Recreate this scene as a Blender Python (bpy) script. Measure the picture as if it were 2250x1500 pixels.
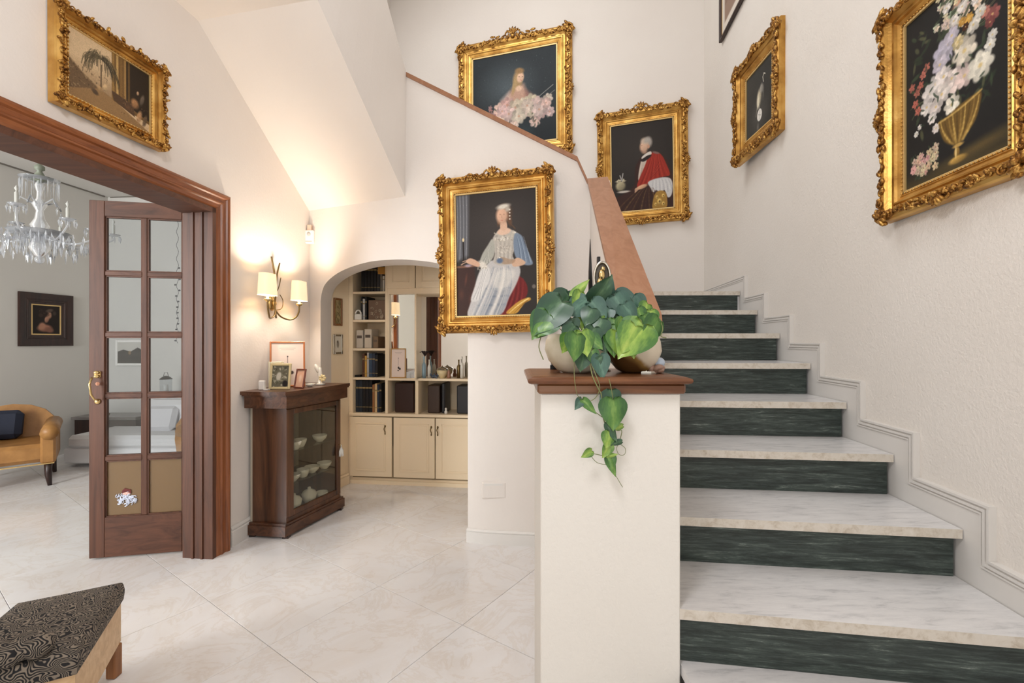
import bpy, math, random
import numpy as np
from mathutils import Vector, Matrix

# ------------------------------------------------------------------ scene, camera, light, exposure
SC = bpy.context.scene
COL = SC.collection
for _o in list(bpy.data.objects): bpy.data.objects.remove(_o)
H = 1.33                                   # eye height; the view is level, x right, y away, z up
cam_d = bpy.data.cameras.new('camera'); cam = bpy.data.objects.new('camera', cam_d); COL.objects.link(cam)
cam_d.sensor_width = 36.0; cam_d.lens = 16.0; cam_d.clip_start = 0.02
cam.location = (0, 0, H); cam.rotation_euler = (math.pi/2, 0, 0)
SC.camera = cam
w_ = bpy.data.worlds.new('world'); SC.world = w_; w_.use_nodes = True
w_.node_tree.nodes['Background'].inputs[0].default_value = (0.75, 0.82, 0.95, 1)
w_.node_tree.nodes['Background'].inputs[1].default_value = 0.4
SC.view_settings.view_transform = 'Standard'; SC.view_settings.look = 'None'
SC.view_settings.gamma = 1.0; SC.view_settings.exposure = 0.0; SC.view_settings.use_curve_mapping = False

def area(name, loc, target, size, power, col, size_y=None, spread=None):
    l = bpy.data.lights.new(name, 'AREA'); l.energy = power; l.color = col
    l.shape = 'RECTANGLE'; l.size = size; l.size_y = size_y or size
    if spread: l.spread = spread
    o = bpy.data.objects.new(name, l); COL.objects.link(o); o.location = loc
    d = Vector(target)-Vector(loc)
    o.rotation_euler = d.to_track_quat('-Z', 'Y').to_euler()
    return o
area('hall_fill', (-0.7, -2.5, 1.7), (-0.6, 3.0, 1.5), 3.0, 36, (0.94, 0.985, 1.0), 2.8)  # added fill lamp behind the camera; no opening is modelled there
area('stairwell_fill', (-0.35, 2.9, 5.95), (0.1, 2.9, 0.0), 2.4, 120, (0.94, 0.98, 1.0), 3.6)  # added overhead fill, out of view under the closed stairwell ceiling
area('living_room_fill', (-5.0, -0.7, 1.8), (-4.4, 5.0, 1.5), 1.3, 190, (0.95, 0.98, 1.0), 2.0)  # added unseen fill for the living room, in front of a solid wall
pend = bpy.data.lights.new('hall_point_fill', 'POINT'); pend.energy = 64; pend.color = (0.98, 0.98, 1.0); pend.shadow_soft_size = .22  # added point fill above the hall, brightens side walls and floor
point_fill_o = bpy.data.objects.new('hall_point_fill', pend); COL.objects.link(point_fill_o); point_fill_o.location = (-0.35, 0.35, 2.75)

# ------------------------------------------------------------------ small helpers
def P(x, y, D): return Vector(((x-1125)/1000.0*D, D, H+(750-y)/1000.0*D))
def lin(c): c = np.asarray(c, float)/255.0; return np.where(c <= 0.04045, c/12.92, ((c+0.055)/1.055)**2.4)
def L4(c): a = lin(c); return (float(a[0]), float(a[1]), float(a[2]), 1.0)

def empty(name, loc=(0, 0, 0), label=None, cat=None, group=None, kind=None, rot=None):
    o = bpy.data.objects.new(name, None); COL.objects.link(o); o.location = loc
    o.empty_display_size = 0.05
    if rot is not None: o.rotation_euler = rot
    return tag(o, label, cat, group, kind)
def tag(o, label=None, cat=None, group=None, kind=None):
    if label: o['label'] = label
    if cat: o['category'] = cat
    if group: o['group'] = group
    if kind: o['kind'] = kind
    return o
def root_loc(p):
    v = Vector((0, 0, 0))
    while p is not None: v += Vector(p.location); p = p.parent
    return v
class MB:
    def __init__(s): s.v = []; s.f = []; s.sm = []
    def add(s, vs, fs, smooth=False, M=None):
        n = len(s.v)
        for v in vs:
            v = Vector(v)
            if M is not None: v = M @ v
            s.v.append(tuple(v))
        for f in fs: s.f.append(tuple(i+n for i in f)); s.sm.append(smooth)
        return s
    def box(s, a, b, M=None, bev=0.0):
        x0, y0, z0 = [min(a[i], b[i]) for i in range(3)]; x1, y1, z1 = [max(a[i], b[i]) for i in range(3)]
        if bev <= 0:
            vs = [(x0,y0,z0),(x1,y0,z0),(x1,y1,z0),(x0,y1,z0),(x0,y0,z1),(x1,y0,z1),(x1,y1,z1),(x0,y1,z1)]
            return s.add(vs, [(0,3,2,1),(4,5,6,7),(0,1,5,4),(1,2,6,5),(2,3,7,6),(3,0,4,7)], False, M)
        e = min(bev, (x1-x0)*.45, (y1-y0)*.45, (z1-z0)*.45)
        def ring(z, i): return [(x0+i,y0+e,z),(x0+e,y0+i,z),(x1-e,y0+i,z),(x1-i,y0+e,z),(x1-i,y1-e,z),(x1-e,y1-i,z),(x0+e,y1-i,z),(x0+i,y1-e,z)]
        def ring2(z):
            k = e; return [(x0+k,y0+k,z),(x0+k,y0+k,z),(x1-k,y0+k,z),(x1-k,y0+k,z),(x1-k,y1-k,z),(x1-k,y1-k,z),(x0+k,y1-k,z),(x0+k,y1-k,z)]
        vs = ring2(z0)+ring(z0+e, 0)+ring(z1-e, 0)+ring2(z1); fs = []
        for r in range(3):
            for i in range(8):
                j = (i+1) % 8; fs.append((r*8+i, r*8+j, r*8+8+j, r*8+8+i))
        fs.append((0,6,4,2)); fs.append((24,26,28,30))
        return s.add(vs, fs, False, M)
    def prism(s, poly, z0, z1, M=None, smooth=False):
        n = len(poly)
        vs = [(p[0], p[1], z0) for p in poly]+[(p[0], p[1], z1) for p in poly]
        fs = [tuple(range(n-1, -1, -1)), tuple(range(n, 2*n))]
        for i in range(n):
            j = (i+1) % n; fs.append((i, j, n+j, n+i))
        return s.add(vs, fs, smooth, M)
    def quad(s, *p): return s.add(p, [tuple(range(len(p)))])
    def tube(s, pts, r, k=6, caps=True, M=None, smooth=True):
        pts = [Vector(p) for p in pts]; n = len(pts)
        rs = r if hasattr(r, '__len__') else [r]*n
        vs = []; fs = []; up = Vector((0, 0, 1)); prev = None
        for i, p in enumerate(pts):
            t = (pts[min(i+1, n-1)]-pts[max(i-1, 0)])
            t = t.normalized() if t.length > 1e-9 else Vector((0, 0, 1))
            if prev is None:
                a = t.cross(up) if abs(t.z) < .95 else t.cross(Vector((1, 0, 0)))
            else: a = prev-t*prev.dot(t)
            a.normalize(); prev = a; b = t.cross(a)
            for j in range(k):
                q = 2*math.pi*j/k; vs.append(p+(a*math.cos(q)+b*math.sin(q))*rs[i])
        for i in range(n-1):
            for j in range(k):
                jj = (j+1) % k; fs.append((i*k+j, i*k+jj, i*k+k+jj, i*k+k+j))
        if caps: fs.append(tuple(range(k-1, -1, -1))); fs.append(tuple(range((n-1)*k, n*k)))
        return s.add(vs, fs, smooth, M)
    def lathe(s, prof, k=20, M=None, smooth=True, a0=0.0, a1=2*math.pi):
        full = abs(a1-a0-2*math.pi) < 1e-6; m = k if full else k+1
        vs = []; fs = []
        for (r, z) in prof:
            for j in range(m):
                q = a0+(a1-a0)*j/k; vs.append((r*math.cos(q), r*math.sin(q), z))
        for i in range(len(prof)-1):
            for j in range(k):
                jj = (j+1) % m; fs.append((i*m+j, i*m+jj, i*m+m+jj, i*m+m+j))
        return s.add(vs, fs, smooth, M)
    def ell(s, c, r, M=None, k=8, rows=5, rot=None):
        vs = [(0, 0, -1)]
        for i in range(1, rows):
            t = -math.pi/2+math.pi*i/rows
            for j in range(k):
                q = 2*math.pi*j/k; vs.append((math.cos(t)*math.cos(q), math.cos(t)*math.sin(q), math.sin(t)))
        vs.append((0, 0, 1)); fs = []
        for j in range(k): fs.append((0, 1+(j+1) % k, 1+j))
        for i in range(rows-2):
            for j in range(k):
                jj = (j+1) % k; a = 1+i*k; fs.append((a+j, a+jj, a+k+jj, a+k+j))
        a = 1+(rows-2)*k; t = len(vs)-1
        for j in range(k): fs.append((a+j, a+(j+1) % k, t))
        T = Matrix.Translation(Vector(c))
        if rot is not None: T = T @ rot
        T = T @ Matrix.Diagonal((r[0], r[1], r[2], 1))
        if M is not None: T = M @ T
        return s.add(vs, fs, True, T)
    def sweep(s, pts, prof, closed=False, M=None, upv=(0, 0, 1)):
        """profile (a sideways, b up) swept along a polyline with mitred corners (planar offset)"""
        up = Vector(upv).normalized(); pts = [Vector(p) for p in pts]; n = len(pts); vs = []; fs = []; m = len(prof)
        for i, p in enumerate(pts):
            if closed: d0 = (p-pts[i-1]); d1 = (pts[(i+1) % n]-p)
            else: d0 = (p-pts[i-1]) if i else (pts[1]-p); d1 = (pts[i+1]-p) if i < n-1 else (p-pts[i-1])
            n0 = d0.cross(up).normalized(); n1 = d1.cross(up).normalized()
            a = n0+n1
            a = a/max(a.length_squared/2, .2) if a.length > 1e-6 else n0
            for (x, y) in prof: vs.append(p+a*x+up*y)
        for i in range(n if closed else n-1):
            ii = (i+1) % n
            for j in range(m):
                jj = (j+1) % m; fs.append((i*m+j, ii*m+j, ii*m+jj, i*m+jj))
        if not closed: fs.append(tuple(range(m))); fs.append(tuple(range((n-1)*m+m-1, (n-1)*m-1, -1)))
        return s.add(vs, fs, False, M)
    def mesh(s, name, mat):
        me = bpy.data.meshes.new(name); me.from_pydata(s.v, [], s.f); me.polygons.foreach_set('use_smooth', s.sm)
        if mat: me.materials.append(mat)
        me.update(); return me
    def build(s, name, mat, parent=None, local=False, kind=None):
        if parent is not None and not local:
            c = root_loc(parent); s.v = [(v[0]-c.x, v[1]-c.y, v[2]-c.z) for v in s.v]
        o = bpy.data.objects.new(name, s.mesh(name, mat)); COL.objects.link(o); o.parent = parent
        if kind: o['kind'] = kind
        return o
    def thing(s, name, mat, label, cat, group=None, origin=None):
        c = Vector(origin) if origin is not None else Vector((sum(v[0] for v in s.v)/len(s.v), sum(v[1] for v in s.v)/len(s.v), min(v[2] for v in s.v)))
        s.v = [(v[0]-c.x, v[1]-c.y, v[2]-c.z) for v in s.v]
        o = bpy.data.objects.new(name, s.mesh(name, mat)); COL.objects.link(o); o.location = c
        return tag(o, label, cat, group)
def inst(me, name, parent, loc=(0, 0, 0), rot=(0, 0, 0), sc=(1, 1, 1)):
    o = bpy.data.objects.new(name, me); COL.objects.link(o); o.parent = parent
    o.location = loc; o.rotation_euler = rot; o.scale = sc; return o
def struct(mb, name, mat): return mb.build(name, mat, None, kind='structure')
def frame2(o, U, up=(0, 0, 1)):
    """local x along U, local z up, local -y towards the viewer"""
    U = Vector((U[0], U[1], 0)).normalized(); N = Vector((-U.y, U.x, 0))
    return Matrix(((U.x, N.x, 0, o[0]), (U.y, N.y, 0, o[1]), (0, 0, 1, o[2]), (0, 0, 0, 1)))

# ------------------------------------------------------------------ materials
def mat(name, col=None, rough=.5, metal=0.0, build=None, **kw):
    m = bpy.data.materials.new(name); m.use_nodes = True; nt = m.node_tree; b = nt.nodes['Principled BSDF']
    if col is not None: b.inputs['Base Color'].default_value = L4(col)
    b.inputs['Roughness'].default_value = rough; b.inputs['Metallic'].default_value = metal
    for k, v in kw.items(): b.inputs[k.replace('_', ' ')].default_value = v
    if build: build(nt, b)
    return m
def nd(nt, t, **kw):
    n = nt.nodes.new(t)
    for k, v in kw.items():
        if k in n.inputs.keys() if isinstance(k, str) else False: n.inputs[k].default_value = v
        else: setattr(n, k, v)
    return n
def coords(nt, scale=(1, 1, 1), rot=(0, 0, 0), rnd=False):
    tc = nt.nodes.new('ShaderNodeTexCoord'); mp = nt.nodes.new('ShaderNodeMapping')
    mp.inputs['Scale'].default_value = scale; mp.inputs['Rotation'].default_value = rot
    nt.links.new(tc.outputs['Object'], mp.inputs['Vector'])
    if rnd:
        oi = nt.nodes.new('ShaderNodeObjectInfo'); mu = nt.nodes.new('ShaderNodeMath'); mu.operation = 'MULTIPLY'; mu.inputs[1].default_value = 37.0
        cb = nt.nodes.new('ShaderNodeCombineXYZ')
        nt.links.new(oi.outputs['Random'], mu.inputs[0])
        for i in range(3): nt.links.new(mu.outputs[0], cb.inputs[i])
        nt.links.new(cb.outputs[0], mp.inputs['Location'])
    return mp.outputs[0]
def noise(nt, vec, scale, detail=4, rough=.55, dist=0.0):
    n = nt.nodes.new('ShaderNodeTexNoise'); n.inputs['Scale'].default_value = scale; n.inputs['Detail'].default_value = detail
    n.inputs['Roughness'].default_value = rough; n.inputs['Distortion'].default_value = dist
    nt.links.new(vec, n.inputs['Vector']); return n.outputs['Fac']
def ramp(nt, fac, stops):
    r = nt.nodes.new('ShaderNodeValToRGB'); e = r.color_ramp.elements
    while len(e) < len(stops): e.new(.5)
    for i, (p, c) in enumerate(stops): e[i].position = p; e[i].color = L4(c)
    nt.links.new(fac, r.inputs[0]); return r.outputs[0]
def bump(nt, b, h, strength, dist=.01):
    n = nt.nodes.new('ShaderNodeBump'); n.inputs['Strength'].default_value = strength; n.inputs['Distance'].default_value = dist
    nt.links.new(h, n.inputs['Height']); nt.links.new(n.outputs[0], b.inputs['Normal'])
def setc(nt, b, c): nt.links.new(c, b.inputs['Base Color'])

def _plaster(c1, c2, s, dist):
    def f(nt, b):
        v = coords(nt); setc(nt, b, ramp(nt, noise(nt, v, 1.3, 3), [(.3, c1), (.7, c2)]))
        bump(nt, b, noise(nt, v, s, 5, .6), .35, dist)
    return f
M_WALL = mat('warm_plaster', rough=.85, build=_plaster((229, 221, 214), (233, 226, 219), 60, .003))
M_WALLR = mat('rough_plaster', rough=.9, build=_plaster((232, 225, 217), (237, 231, 224), 85, .012))
M_CEIL = mat('ceiling_plaster', rough=.9, build=_plaster((230, 221, 212), (233, 225, 217), 40, .002))
M_PILLAR = mat('cream_plaster', rough=.8, build=_plaster((236, 231, 223), (239, 235, 228), 70, .006))
M_LIV = mat('grey_plaster', rough=.9, build=_plaster((206, 202, 196), (209, 206, 200), 50, .0008))
M_TRIM = mat('white_trim_paint', (226, 222, 217), .45)
M_CREAM = mat('cream_cabinet_paint', (246, 224, 190), .4)
M_GROUT = mat('tile_joint', (182, 168, 154), .7)
def _floor(nt, b):
    v = coords(nt, rnd=True)
    c = ramp(nt, noise(nt, v, 1.6, 6, .6, .9), [(.25, (222, 215, 209)), (.5, (230, 227, 226)), (.78, (235, 233, 232))])
    vein = noise(nt, v, 2.6, 8, .65, 2.2)
    r = ramp(nt, vein, [(.46, (255, 255, 255)), (.5, (238, 229, 218)), (.54, (255, 255, 255))])
    m = nt.nodes.new('ShaderNodeMix'); m.data_type = 'RGBA'; m.blend_type = 'MULTIPLY'; m.inputs[0].default_value = .4
    nt.links.new(c, m.inputs[6]); nt.links.new(r, m.inputs[7]); setc(nt, b, m.outputs[2])
M_FLOOR = mat('beige_marble', rough=.14, build=_floor, IOR=1.5)
def _carrara(nt, b):
    v = coords(nt, (1.6, 8.0, 3.0), (0, 0, .5), rnd=True)
    c = ramp(nt, noise(nt, v, 5.0, 9, .72, .35), [(.3, (190, 189, 190)), (.47, (219, 217, 217)), (.7, (232, 230, 229))])
    setc(nt, b, c)
M_CARRARA = mat('white_grey_marble', rough=.22, build=_carrara)
def _edge(nt, b):
    v = coords(nt, (4, 4, 4), rnd=True)
    setc(nt, b, ramp(nt, noise(nt, v, 7, 7, .7, .5), [(.3, (190, 176, 158)), (.5, (216, 207, 194)), (.75, (226, 219, 209))]))
def _verde(nt, b):
    v = coords(nt, (1.5, 1.5, 19.0), (0, .04, 0), rnd=True)
    f = noise(nt, v, 3.6, 12, .80, .5)
    c = ramp(nt, f, [(.30, (20, 26, 24)), (.45, (40, 49, 46)), (.56, (66, 77, 72)), (.62, (98, 108, 102)), (.70, (196, 202, 194))])
    setc(nt, b, c)
M_VERDE = mat('dark_green_marble', rough=.28, build=_verde)
def wood(name, c1, c2, c3, rough=.35, scale=(1, 1, 1), axis=2, s=9.0):
    def f(nt, b):
        sc = [14.0, 14.0, 14.0]; sc[axis] = 1.0
        v = coords(nt, tuple(a*k for a, k in zip(sc, scale)), rnd=True)
        setc(nt, b, ramp(nt, noise(nt, v, s/6, 6, .62, 1.3), [(.3, c1), (.5, c2), (.72, c3)]))
        bump(nt, b, noise(nt, v, s/2, 3), .08, .003)
    return mat(name, rough=rough, build=f)
M_DOOR = wood('red_brown_door_wood', (66, 38, 24), (88, 53, 36), (106, 66, 46), .5)
M_DOORH = wood('red_brown_door_wood_flat', (66, 38, 24), (88, 53, 36), (106, 66, 46), .5, axis=0)
M_CASE = wood('casing_wood_upright', (104, 54, 26), (134, 76, 40), (156, 94, 54), .28)
M_CASEH = wood('casing_wood_level', (104, 54, 26), (134, 76, 40), (156, 94, 54), .28, axis=1)
M_CAB = wood('walnut_veneer', (50, 28, 16), (82, 50, 30), (112, 72, 46), .3, scale=(.5, .5, .8))
M_CABH = wood('walnut_veneer_level', (52, 30, 18), (82, 50, 32), (106, 68, 44), .3, axis=1)
M_RAIL = wood('handrail_wood', (146, 100, 70), (158, 110, 80), (168, 122, 92), .38, axis=1, scale=(.9, .6, .9))
M_CAPW = wood('pillar_cap_wood', (84, 48, 26), (114, 70, 42), (146, 100, 64), .28, axis=0)
M_PALEWOOD = wood('pale_bench_wood', (196, 160, 118), (212, 178, 136), (224, 194, 154), .5, axis=0)
M_FOOTWOOD = wood('amber_foot_wood', (130, 84, 48), (156, 104, 62), (176, 124, 80), .4)
M_DARKWOOD = wood('dark_frame_wood', (28, 14, 11), (44, 24, 18), (60, 34, 26), .35)
def _gold(nt, b):
    v = coords(nt)
    f = noise(nt, v, 9, 4, .5)
    setc(nt, b, ramp(nt, f, [(.25, (150, 104, 48)), (.5, (206, 158, 82)), (.75, (236, 196, 118))]))
    g = nt.nodes.new('ShaderNodeNewGeometry')
    bump(nt, b, noise(nt, v, 90, 3), .25, .003)
M_GOLD = mat('antique_gilding', rough=.36, metal=.82, build=_gold)
def _gold2(nt, b):
    v = coords(nt)
    setc(nt, b, ramp(nt, noise(nt, v, 48, 5, .7), [(.36, (74, 44, 18)), (.5, (156, 108, 48)), (.66, (234, 192, 110))]))
    bump(nt, b, noise(nt, v, 60, 4), .6, .006)
M_GOLDO = mat('carved_gilding', rough=.42, metal=.78, build=_gold2)
M_SLIP = mat('pale_gilt_slip', (222, 190, 128), .45, .45)
M_BRASS = mat('brass', (212, 184, 128), .25, 1.0)
M_BRONZE = mat('aged_bronze', (128, 108, 72), .35, .9)
M_STEEL = mat('silver_metal', (200, 196, 186), .2, 1.0)
M_BLACK = mat('black_lacquer', (14, 12, 12), .3)
M_WHITE = mat('white_plastic', (238, 234, 228), .4)
M_PORC = mat('white_porcelain', (232, 226, 214), .18)
def _glass(tint, fac, rough=.02):
    def f(nt, b):
        nt.nodes.remove(b); out = nt.nodes['Material Output']
        t = nt.nodes.new('ShaderNodeBsdfTransparent'); t.inputs[0].default_value = L4(tint)
        g = nt.nodes.new('ShaderNodeBsdfGlossy'); g.inputs['Roughness'].default_value = rough
        lw = nt.nodes.new('ShaderNodeLayerWeight'); pw = nt.nodes.new('ShaderNodeMath'); pw.operation = 'POWER'; pw.inputs[1].default_value = 5.0
        lw.inputs[0].default_value = .5; nt.links.new(lw.outputs['Facing'], pw.inputs[0])
        ad = nt.nodes.new('ShaderNodeMath'); ad.operation = 'MULTIPLY_ADD'; ad.inputs[1].default_value = .9; ad.inputs[2].default_value = .04+fac
        nt.links.new(pw.outputs[0], ad.inputs[0])
        mx = nt.nodes.new('ShaderNodeMixShader'); nt.links.new(ad.outputs[0], mx.inputs[0])
        nt.links.new(t.outputs[0], mx.inputs[1]); nt.links.new(g.outputs[0], mx.inputs[2]); nt.links.new(mx.outputs[0], out.inputs[0])
    return f
M_GLASS = mat('clear_pane_glass', build=_glass((240, 243, 245), .06))
M_GLASSD = mat('cabinet_glass', build=_glass((236, 236, 230), .02))
M_BROWNREFL = mat('brown_reflection_pane', (122, 98, 70), .12)  # opaque brown: a reflection in the lower panes put into their colour
M_MIRROR = mat('mirror_silver', (225, 222, 214), .015, 1.0)
M_CRYSTAL = mat('crystal', (240, 243, 248), .04, 0.0, Transmission_Weight=.8, IOR=1.6)
M_LEATHER = mat('tan_leather', rough=.42, build=lambda nt, b: (setc(nt, b, ramp(nt, noise(nt, coords(nt), 7, 5), [(.3, (140, 96, 48)), (.7, (172, 124, 68))])), bump(nt, b, noise(nt, coords(nt), 120, 2), .2, .002)))
M_NAVY = mat('navy_velvet', (22, 28, 46), .8)
M_WFAB = mat('white_fabric', (214, 212, 212), .85)
M_SHADE = mat('lit_lamp_shade', (236, 218, 186), .8, Emission_Color=L4((255, 226, 184)), Emission_Strength=.75)
def _weave(nt, b):
    v = coords(nt, (1, 1, 1))
    w = nt.nodes.new('ShaderNodeTexWave'); w.wave_type = 'BANDS'; w.bands_direction = 'DIAGONAL'; w.inputs['Scale'].default_value = 34; w.inputs['Distortion'].default_value = 34
    w.inputs['Detail'].default_value = 0.4; w.inputs['Detail Scale'].default_value = .9
    nt.links.new(v, w.inputs['Vector'])
    setc(nt, b, ramp(nt, w.outputs['Fac'], [(.34, (20, 19, 22)), (.5, (74, 66, 60)), (.62, (134, 122, 108))]))
    bump(nt, b, w.outputs['Fac'], .6, .003)
M_WEAVE = mat('black_grey_maze_fabric', rough=.8, build=_weave)
def _attr(nt, b):
    a = nt.nodes.new('ShaderNodeVertexColor'); a.layer_name = 'Col'; setc(nt, b, a.outputs[0])
M_PAINT = mat('painted_canvas', rough=.55, build=_attr, Specular_IOR_Level=.22)
def _leaf(c1, c2, c3):
    def f(nt, b):
        tc = nt.nodes.new('ShaderNodeTexCoord'); sp = nt.nodes.new('ShaderNodeSeparateXYZ'); nt.links.new(tc.outputs['Object'], sp.inputs[0])
        ab = nt.nodes.new('ShaderNodeMath'); ab.operation = 'ABSOLUTE'; nt.links.new(sp.outputs[0], ab.inputs[0])
        n = noise(nt, coords(nt, (3, 1, 1), rnd=True), 4, 3)
        m = nt.nodes.new('ShaderNodeMath'); m.operation = 'MULTIPLY_ADD'; nt.links.new(n, m.inputs[0]); m.inputs[1].default_value = .5; nt.links.new(ab.outputs[0], m.inputs[2])
        setc(nt, b, ramp(nt, m.outputs[0], [(.14, c1), (.36, c2), (.62, c3)]))
    return f
M_LEAFD = mat('leaf_dark', rough=.35, build=_leaf((96, 128, 92), (52, 86, 60), (44, 74, 58)))
M_LEAFT = mat('leaf_teal', rough=.38, build=_leaf((104, 140, 120), (70, 104, 90), (56, 88, 78)))
M_LEAFL = mat('leaf_lime', rough=.35, build=_leaf((176, 196, 98), (134, 168, 74), (74, 116, 56)))
M_LEAFM = mat('leaf_mid', rough=.35, build=_leaf((132, 164, 84), (84, 128, 60), (54, 94, 50)))
M_STEM = mat('vine_stem', (126, 132, 84), .5)
def flat(name, c, r=.5): return mat(name, c, r)
# ------------------------------------------------------------------ walls, floor, ceilings
def LX(y): return -2.1185+.1*y                     # left wall
def RX(y): return 1.355+.13*y                      # stair wall on the right
def BY(x): return 4.64+.32*(1.96-x)                # far stairwell wall
ZT = 6.0
# floor: bed with marble tiles laid diagonally
fl = empty('floor', (0, 0, 0), kind='structure')
b = MB(); b.box((-6.6, -2.6, -.12), (2.4, 6.6, -.0125)); b.build('floor_bed', M_GROUT, fl)
ang = math.radians(-35.0); TU = .597
du = Vector((math.cos(ang), math.sin(ang), 0)); dv = Vector((-du.y, du.x, 0))
tb = MB(); e = .0010; tb.box((e, e, -.0125), (TU-e, TU-e, 0), bev=.0012)
tile_me = tb.mesh('tile', M_FLOOR)
o0 = dv*1.02+du*(-1.416)
for i in range(-16, 16):
    for j in range(-16, 16):
        c = o0+du*(i*TU)+dv*(j*TU); m = c+(du+dv)*(TU/2)
        if not (-6.35 < m.x < 1.0 and -2.4 < m.y < 6.5): continue
        if m.x < -2.6 and m.x < -5.83+.1*m.y-.4: continue
        if m.x > .9 and m.y > 1: continue
        if m.y > 4.9 and m.x > -1.9: continue
        inst(tile_me, 'tile', fl, (c.x, c.y, 0), (0, 0, ang))
# left wall with the doorway opening (y from 1.30 to 2.81, 2.15 high), 0.17 thick
y0, y1, zo = 1.30, 2.81, 2.15
def lw(ya, yb, za, zb):
    m = MB(); T = .17
    poly = [(LX(ya), ya), (LX(yb), yb), (LX(yb)-T, yb+.017), (LX(ya)-T, ya+.017)]
    m.prism(poly, za, zb); return m
m = lw(-2.6, y0, 0, zo)
for a in (lw(y1, 3.95, 0, zo), lw(-2.6, 3.95, zo, ZT)): m.add(a.v, a.f)
struct(m, 'wall_left', M_WALL)
struct(lw(3.95, 6.3, 2.3, ZT), 'wall_left_upper', M_WALL)
m = MB(); m.prism([(RX(-2.6), -2.6), (RX(4.8), 4.8), (RX(4.8)+.15, 4.8), (RX(-2.6)+.15, -2.6)][::-1], 0, ZT); struct(m, 'wall_right', M_WALLR)
m = MB(); m.prism([(2.1, BY(2.1)), (-2.4, BY(-2.4)), (-2.4, BY(-2.4)+.15), (2.1, BY(2.1)+.15)], 1.0, ZT); struct(m, 'wall_back', M_WALL)
m = MB(); m.box((-2.6, -2.75, 0), (1.3, -2.6, ZT)); struct(m, 'wall_front', M_WALL)
m = MB(); m.box((-2.6, -2.75, ZT), (2.4, 6.5, ZT+.1)); struct(m, 'ceiling_stairwell', M_CEIL)

# the wall under and beside the second flight: plan position as a function of the bearing
def wD(x):
    t = (x-1125)/1000.0
    d1 = 2.832/(1+.61*t); d2 = 2.981/(1+.1*t)
    k = .035; q = max(-30, min(30, (d1-d2)/k))
    return d2+k*math.log(1+math.exp(q))
def wp(x, y): return P(x, y, wD(x))
ARCH = [(704.4, 662), (708, 639), (716, 622), (733, 606), (757, 592), (791, 580), (824, 573), (870, 570), (906, 571), (959, 577.6), (985, 589), (1005, 604), (1018, 622), (1026, 642), (1028, 662)]
def cat(pts, k=4):
    out = []; n = len(pts); P_ = [Vector(p) for p in pts]
    for i in range(n-1):
        a, b_, c, d = P_[max(i-1, 0)], P_[i], P_[i+1], P_[min(i+2, n-1)]
        for j in range(k):
            t = j/k; out.append(.5*((2*b_)+(c-a)*t+(2*a-5*b_+4*c-d)*t*t+(-a+3*b_-3*c+d)*t**3))
    return out+[P_[-1]]
_ar = [tuple(p) for p in cat(ARCH, 3)]; ARCH = [_ar[0]]
for p in _ar[1:]:
    if p[0] > ARCH[-1][0]+.3: ARCH.append(p)
ARCH[-1] = (1028, 662)
def arch_y(x):
    for (a, ya), (c, yc) in zip(ARCH, ARCH[1:]):
        if a <= x <= c: return ya+(yc-ya)*(x-a)/(c-a)
    return None
def top_y(x):
    pts = [(680, 463), (890, 432), (890.01, 158), (1268, 343), (1288, 391), (1297, 396)]
    for (a, ya), (c, yc) in zip(pts, pts[1:]):
        if a <= x <= c: return ya+(yc-ya)*(x-a)/(c-a)
xs = sorted(set([680, 690, 890, 890.02, 1268, 1288, 1297]+[a for a, _ in ARCH]+list(range(1030, 1297, 12))))
m = MB(); T = Vector((-.01, .25, 0))
for xa, xb in zip(xs, xs[1:]):
    mid = (xa+xb)/2
    ta, tb2 = wp(xa, top_y(xa+1e-4 if xa < 1290 else xa)), wp(xb, top_y(xb-1e-4))
    if 704.4 < mid < 1028: ba, bb = wp(xa, arch_y(xa)), wp(xb, arch_y(xb))
    else: ba, bb = wp(xa, 0), wp(xb, 0); ba.z = bb.z = 0
    m.add([ba, bb, tb2, ta], [(0, 1, 2, 3)], True)
    # rear face and top
    m.add([ba+T, bb+T, tb2+T, ta+T], [(3, 2, 1, 0)], True); m.quad(ta, tb2, tb2+T, ta+T)
for (xa, ya), (xb, yb) in zip(ARCH, ARCH[1:]):
    a, c = wp(xa, ya), wp(xb, yb); m.add([a, a+T, c+T, c], [(0, 1, 2, 3)], True)
for x in (704.4, 1028):
    a = wp(x, 662); g = Vector((a.x, a.y, 0)); m.quad(a, a+T, g+T, g)
struct(m, 'wall_arch', M_WALL)
WC = wp(1297, 396)                                  # corner with the first flight's parapet
# niche behind the arch
m = MB(); J = wp(704.4, 662)+T
m.quad((J.x, J.y, 0), (-1.534, 4.274, 0), (-1.534, 4.274, 2.4), (J.x, J.y, 2.4)); struct(m, 'wall_niche_left', M_CREAM)
m = MB(); m.quad((.17, 3.05, 0), (.17, 4.7, 0), (.17, 4.7, 2.4), (.17, 3.05, 2.4)); struct(m, 'wall_niche_right', M_WALL)
m = MB(); m.prism([(-1.9, 3.98), (-1.62, 4.05), (-.3, 3.2), (.2, 3.15), (.2, 4.8), (-1.9, 4.8)], 2.4, 2.45); struct(m, 'ceiling_niche', M_CEIL)
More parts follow.
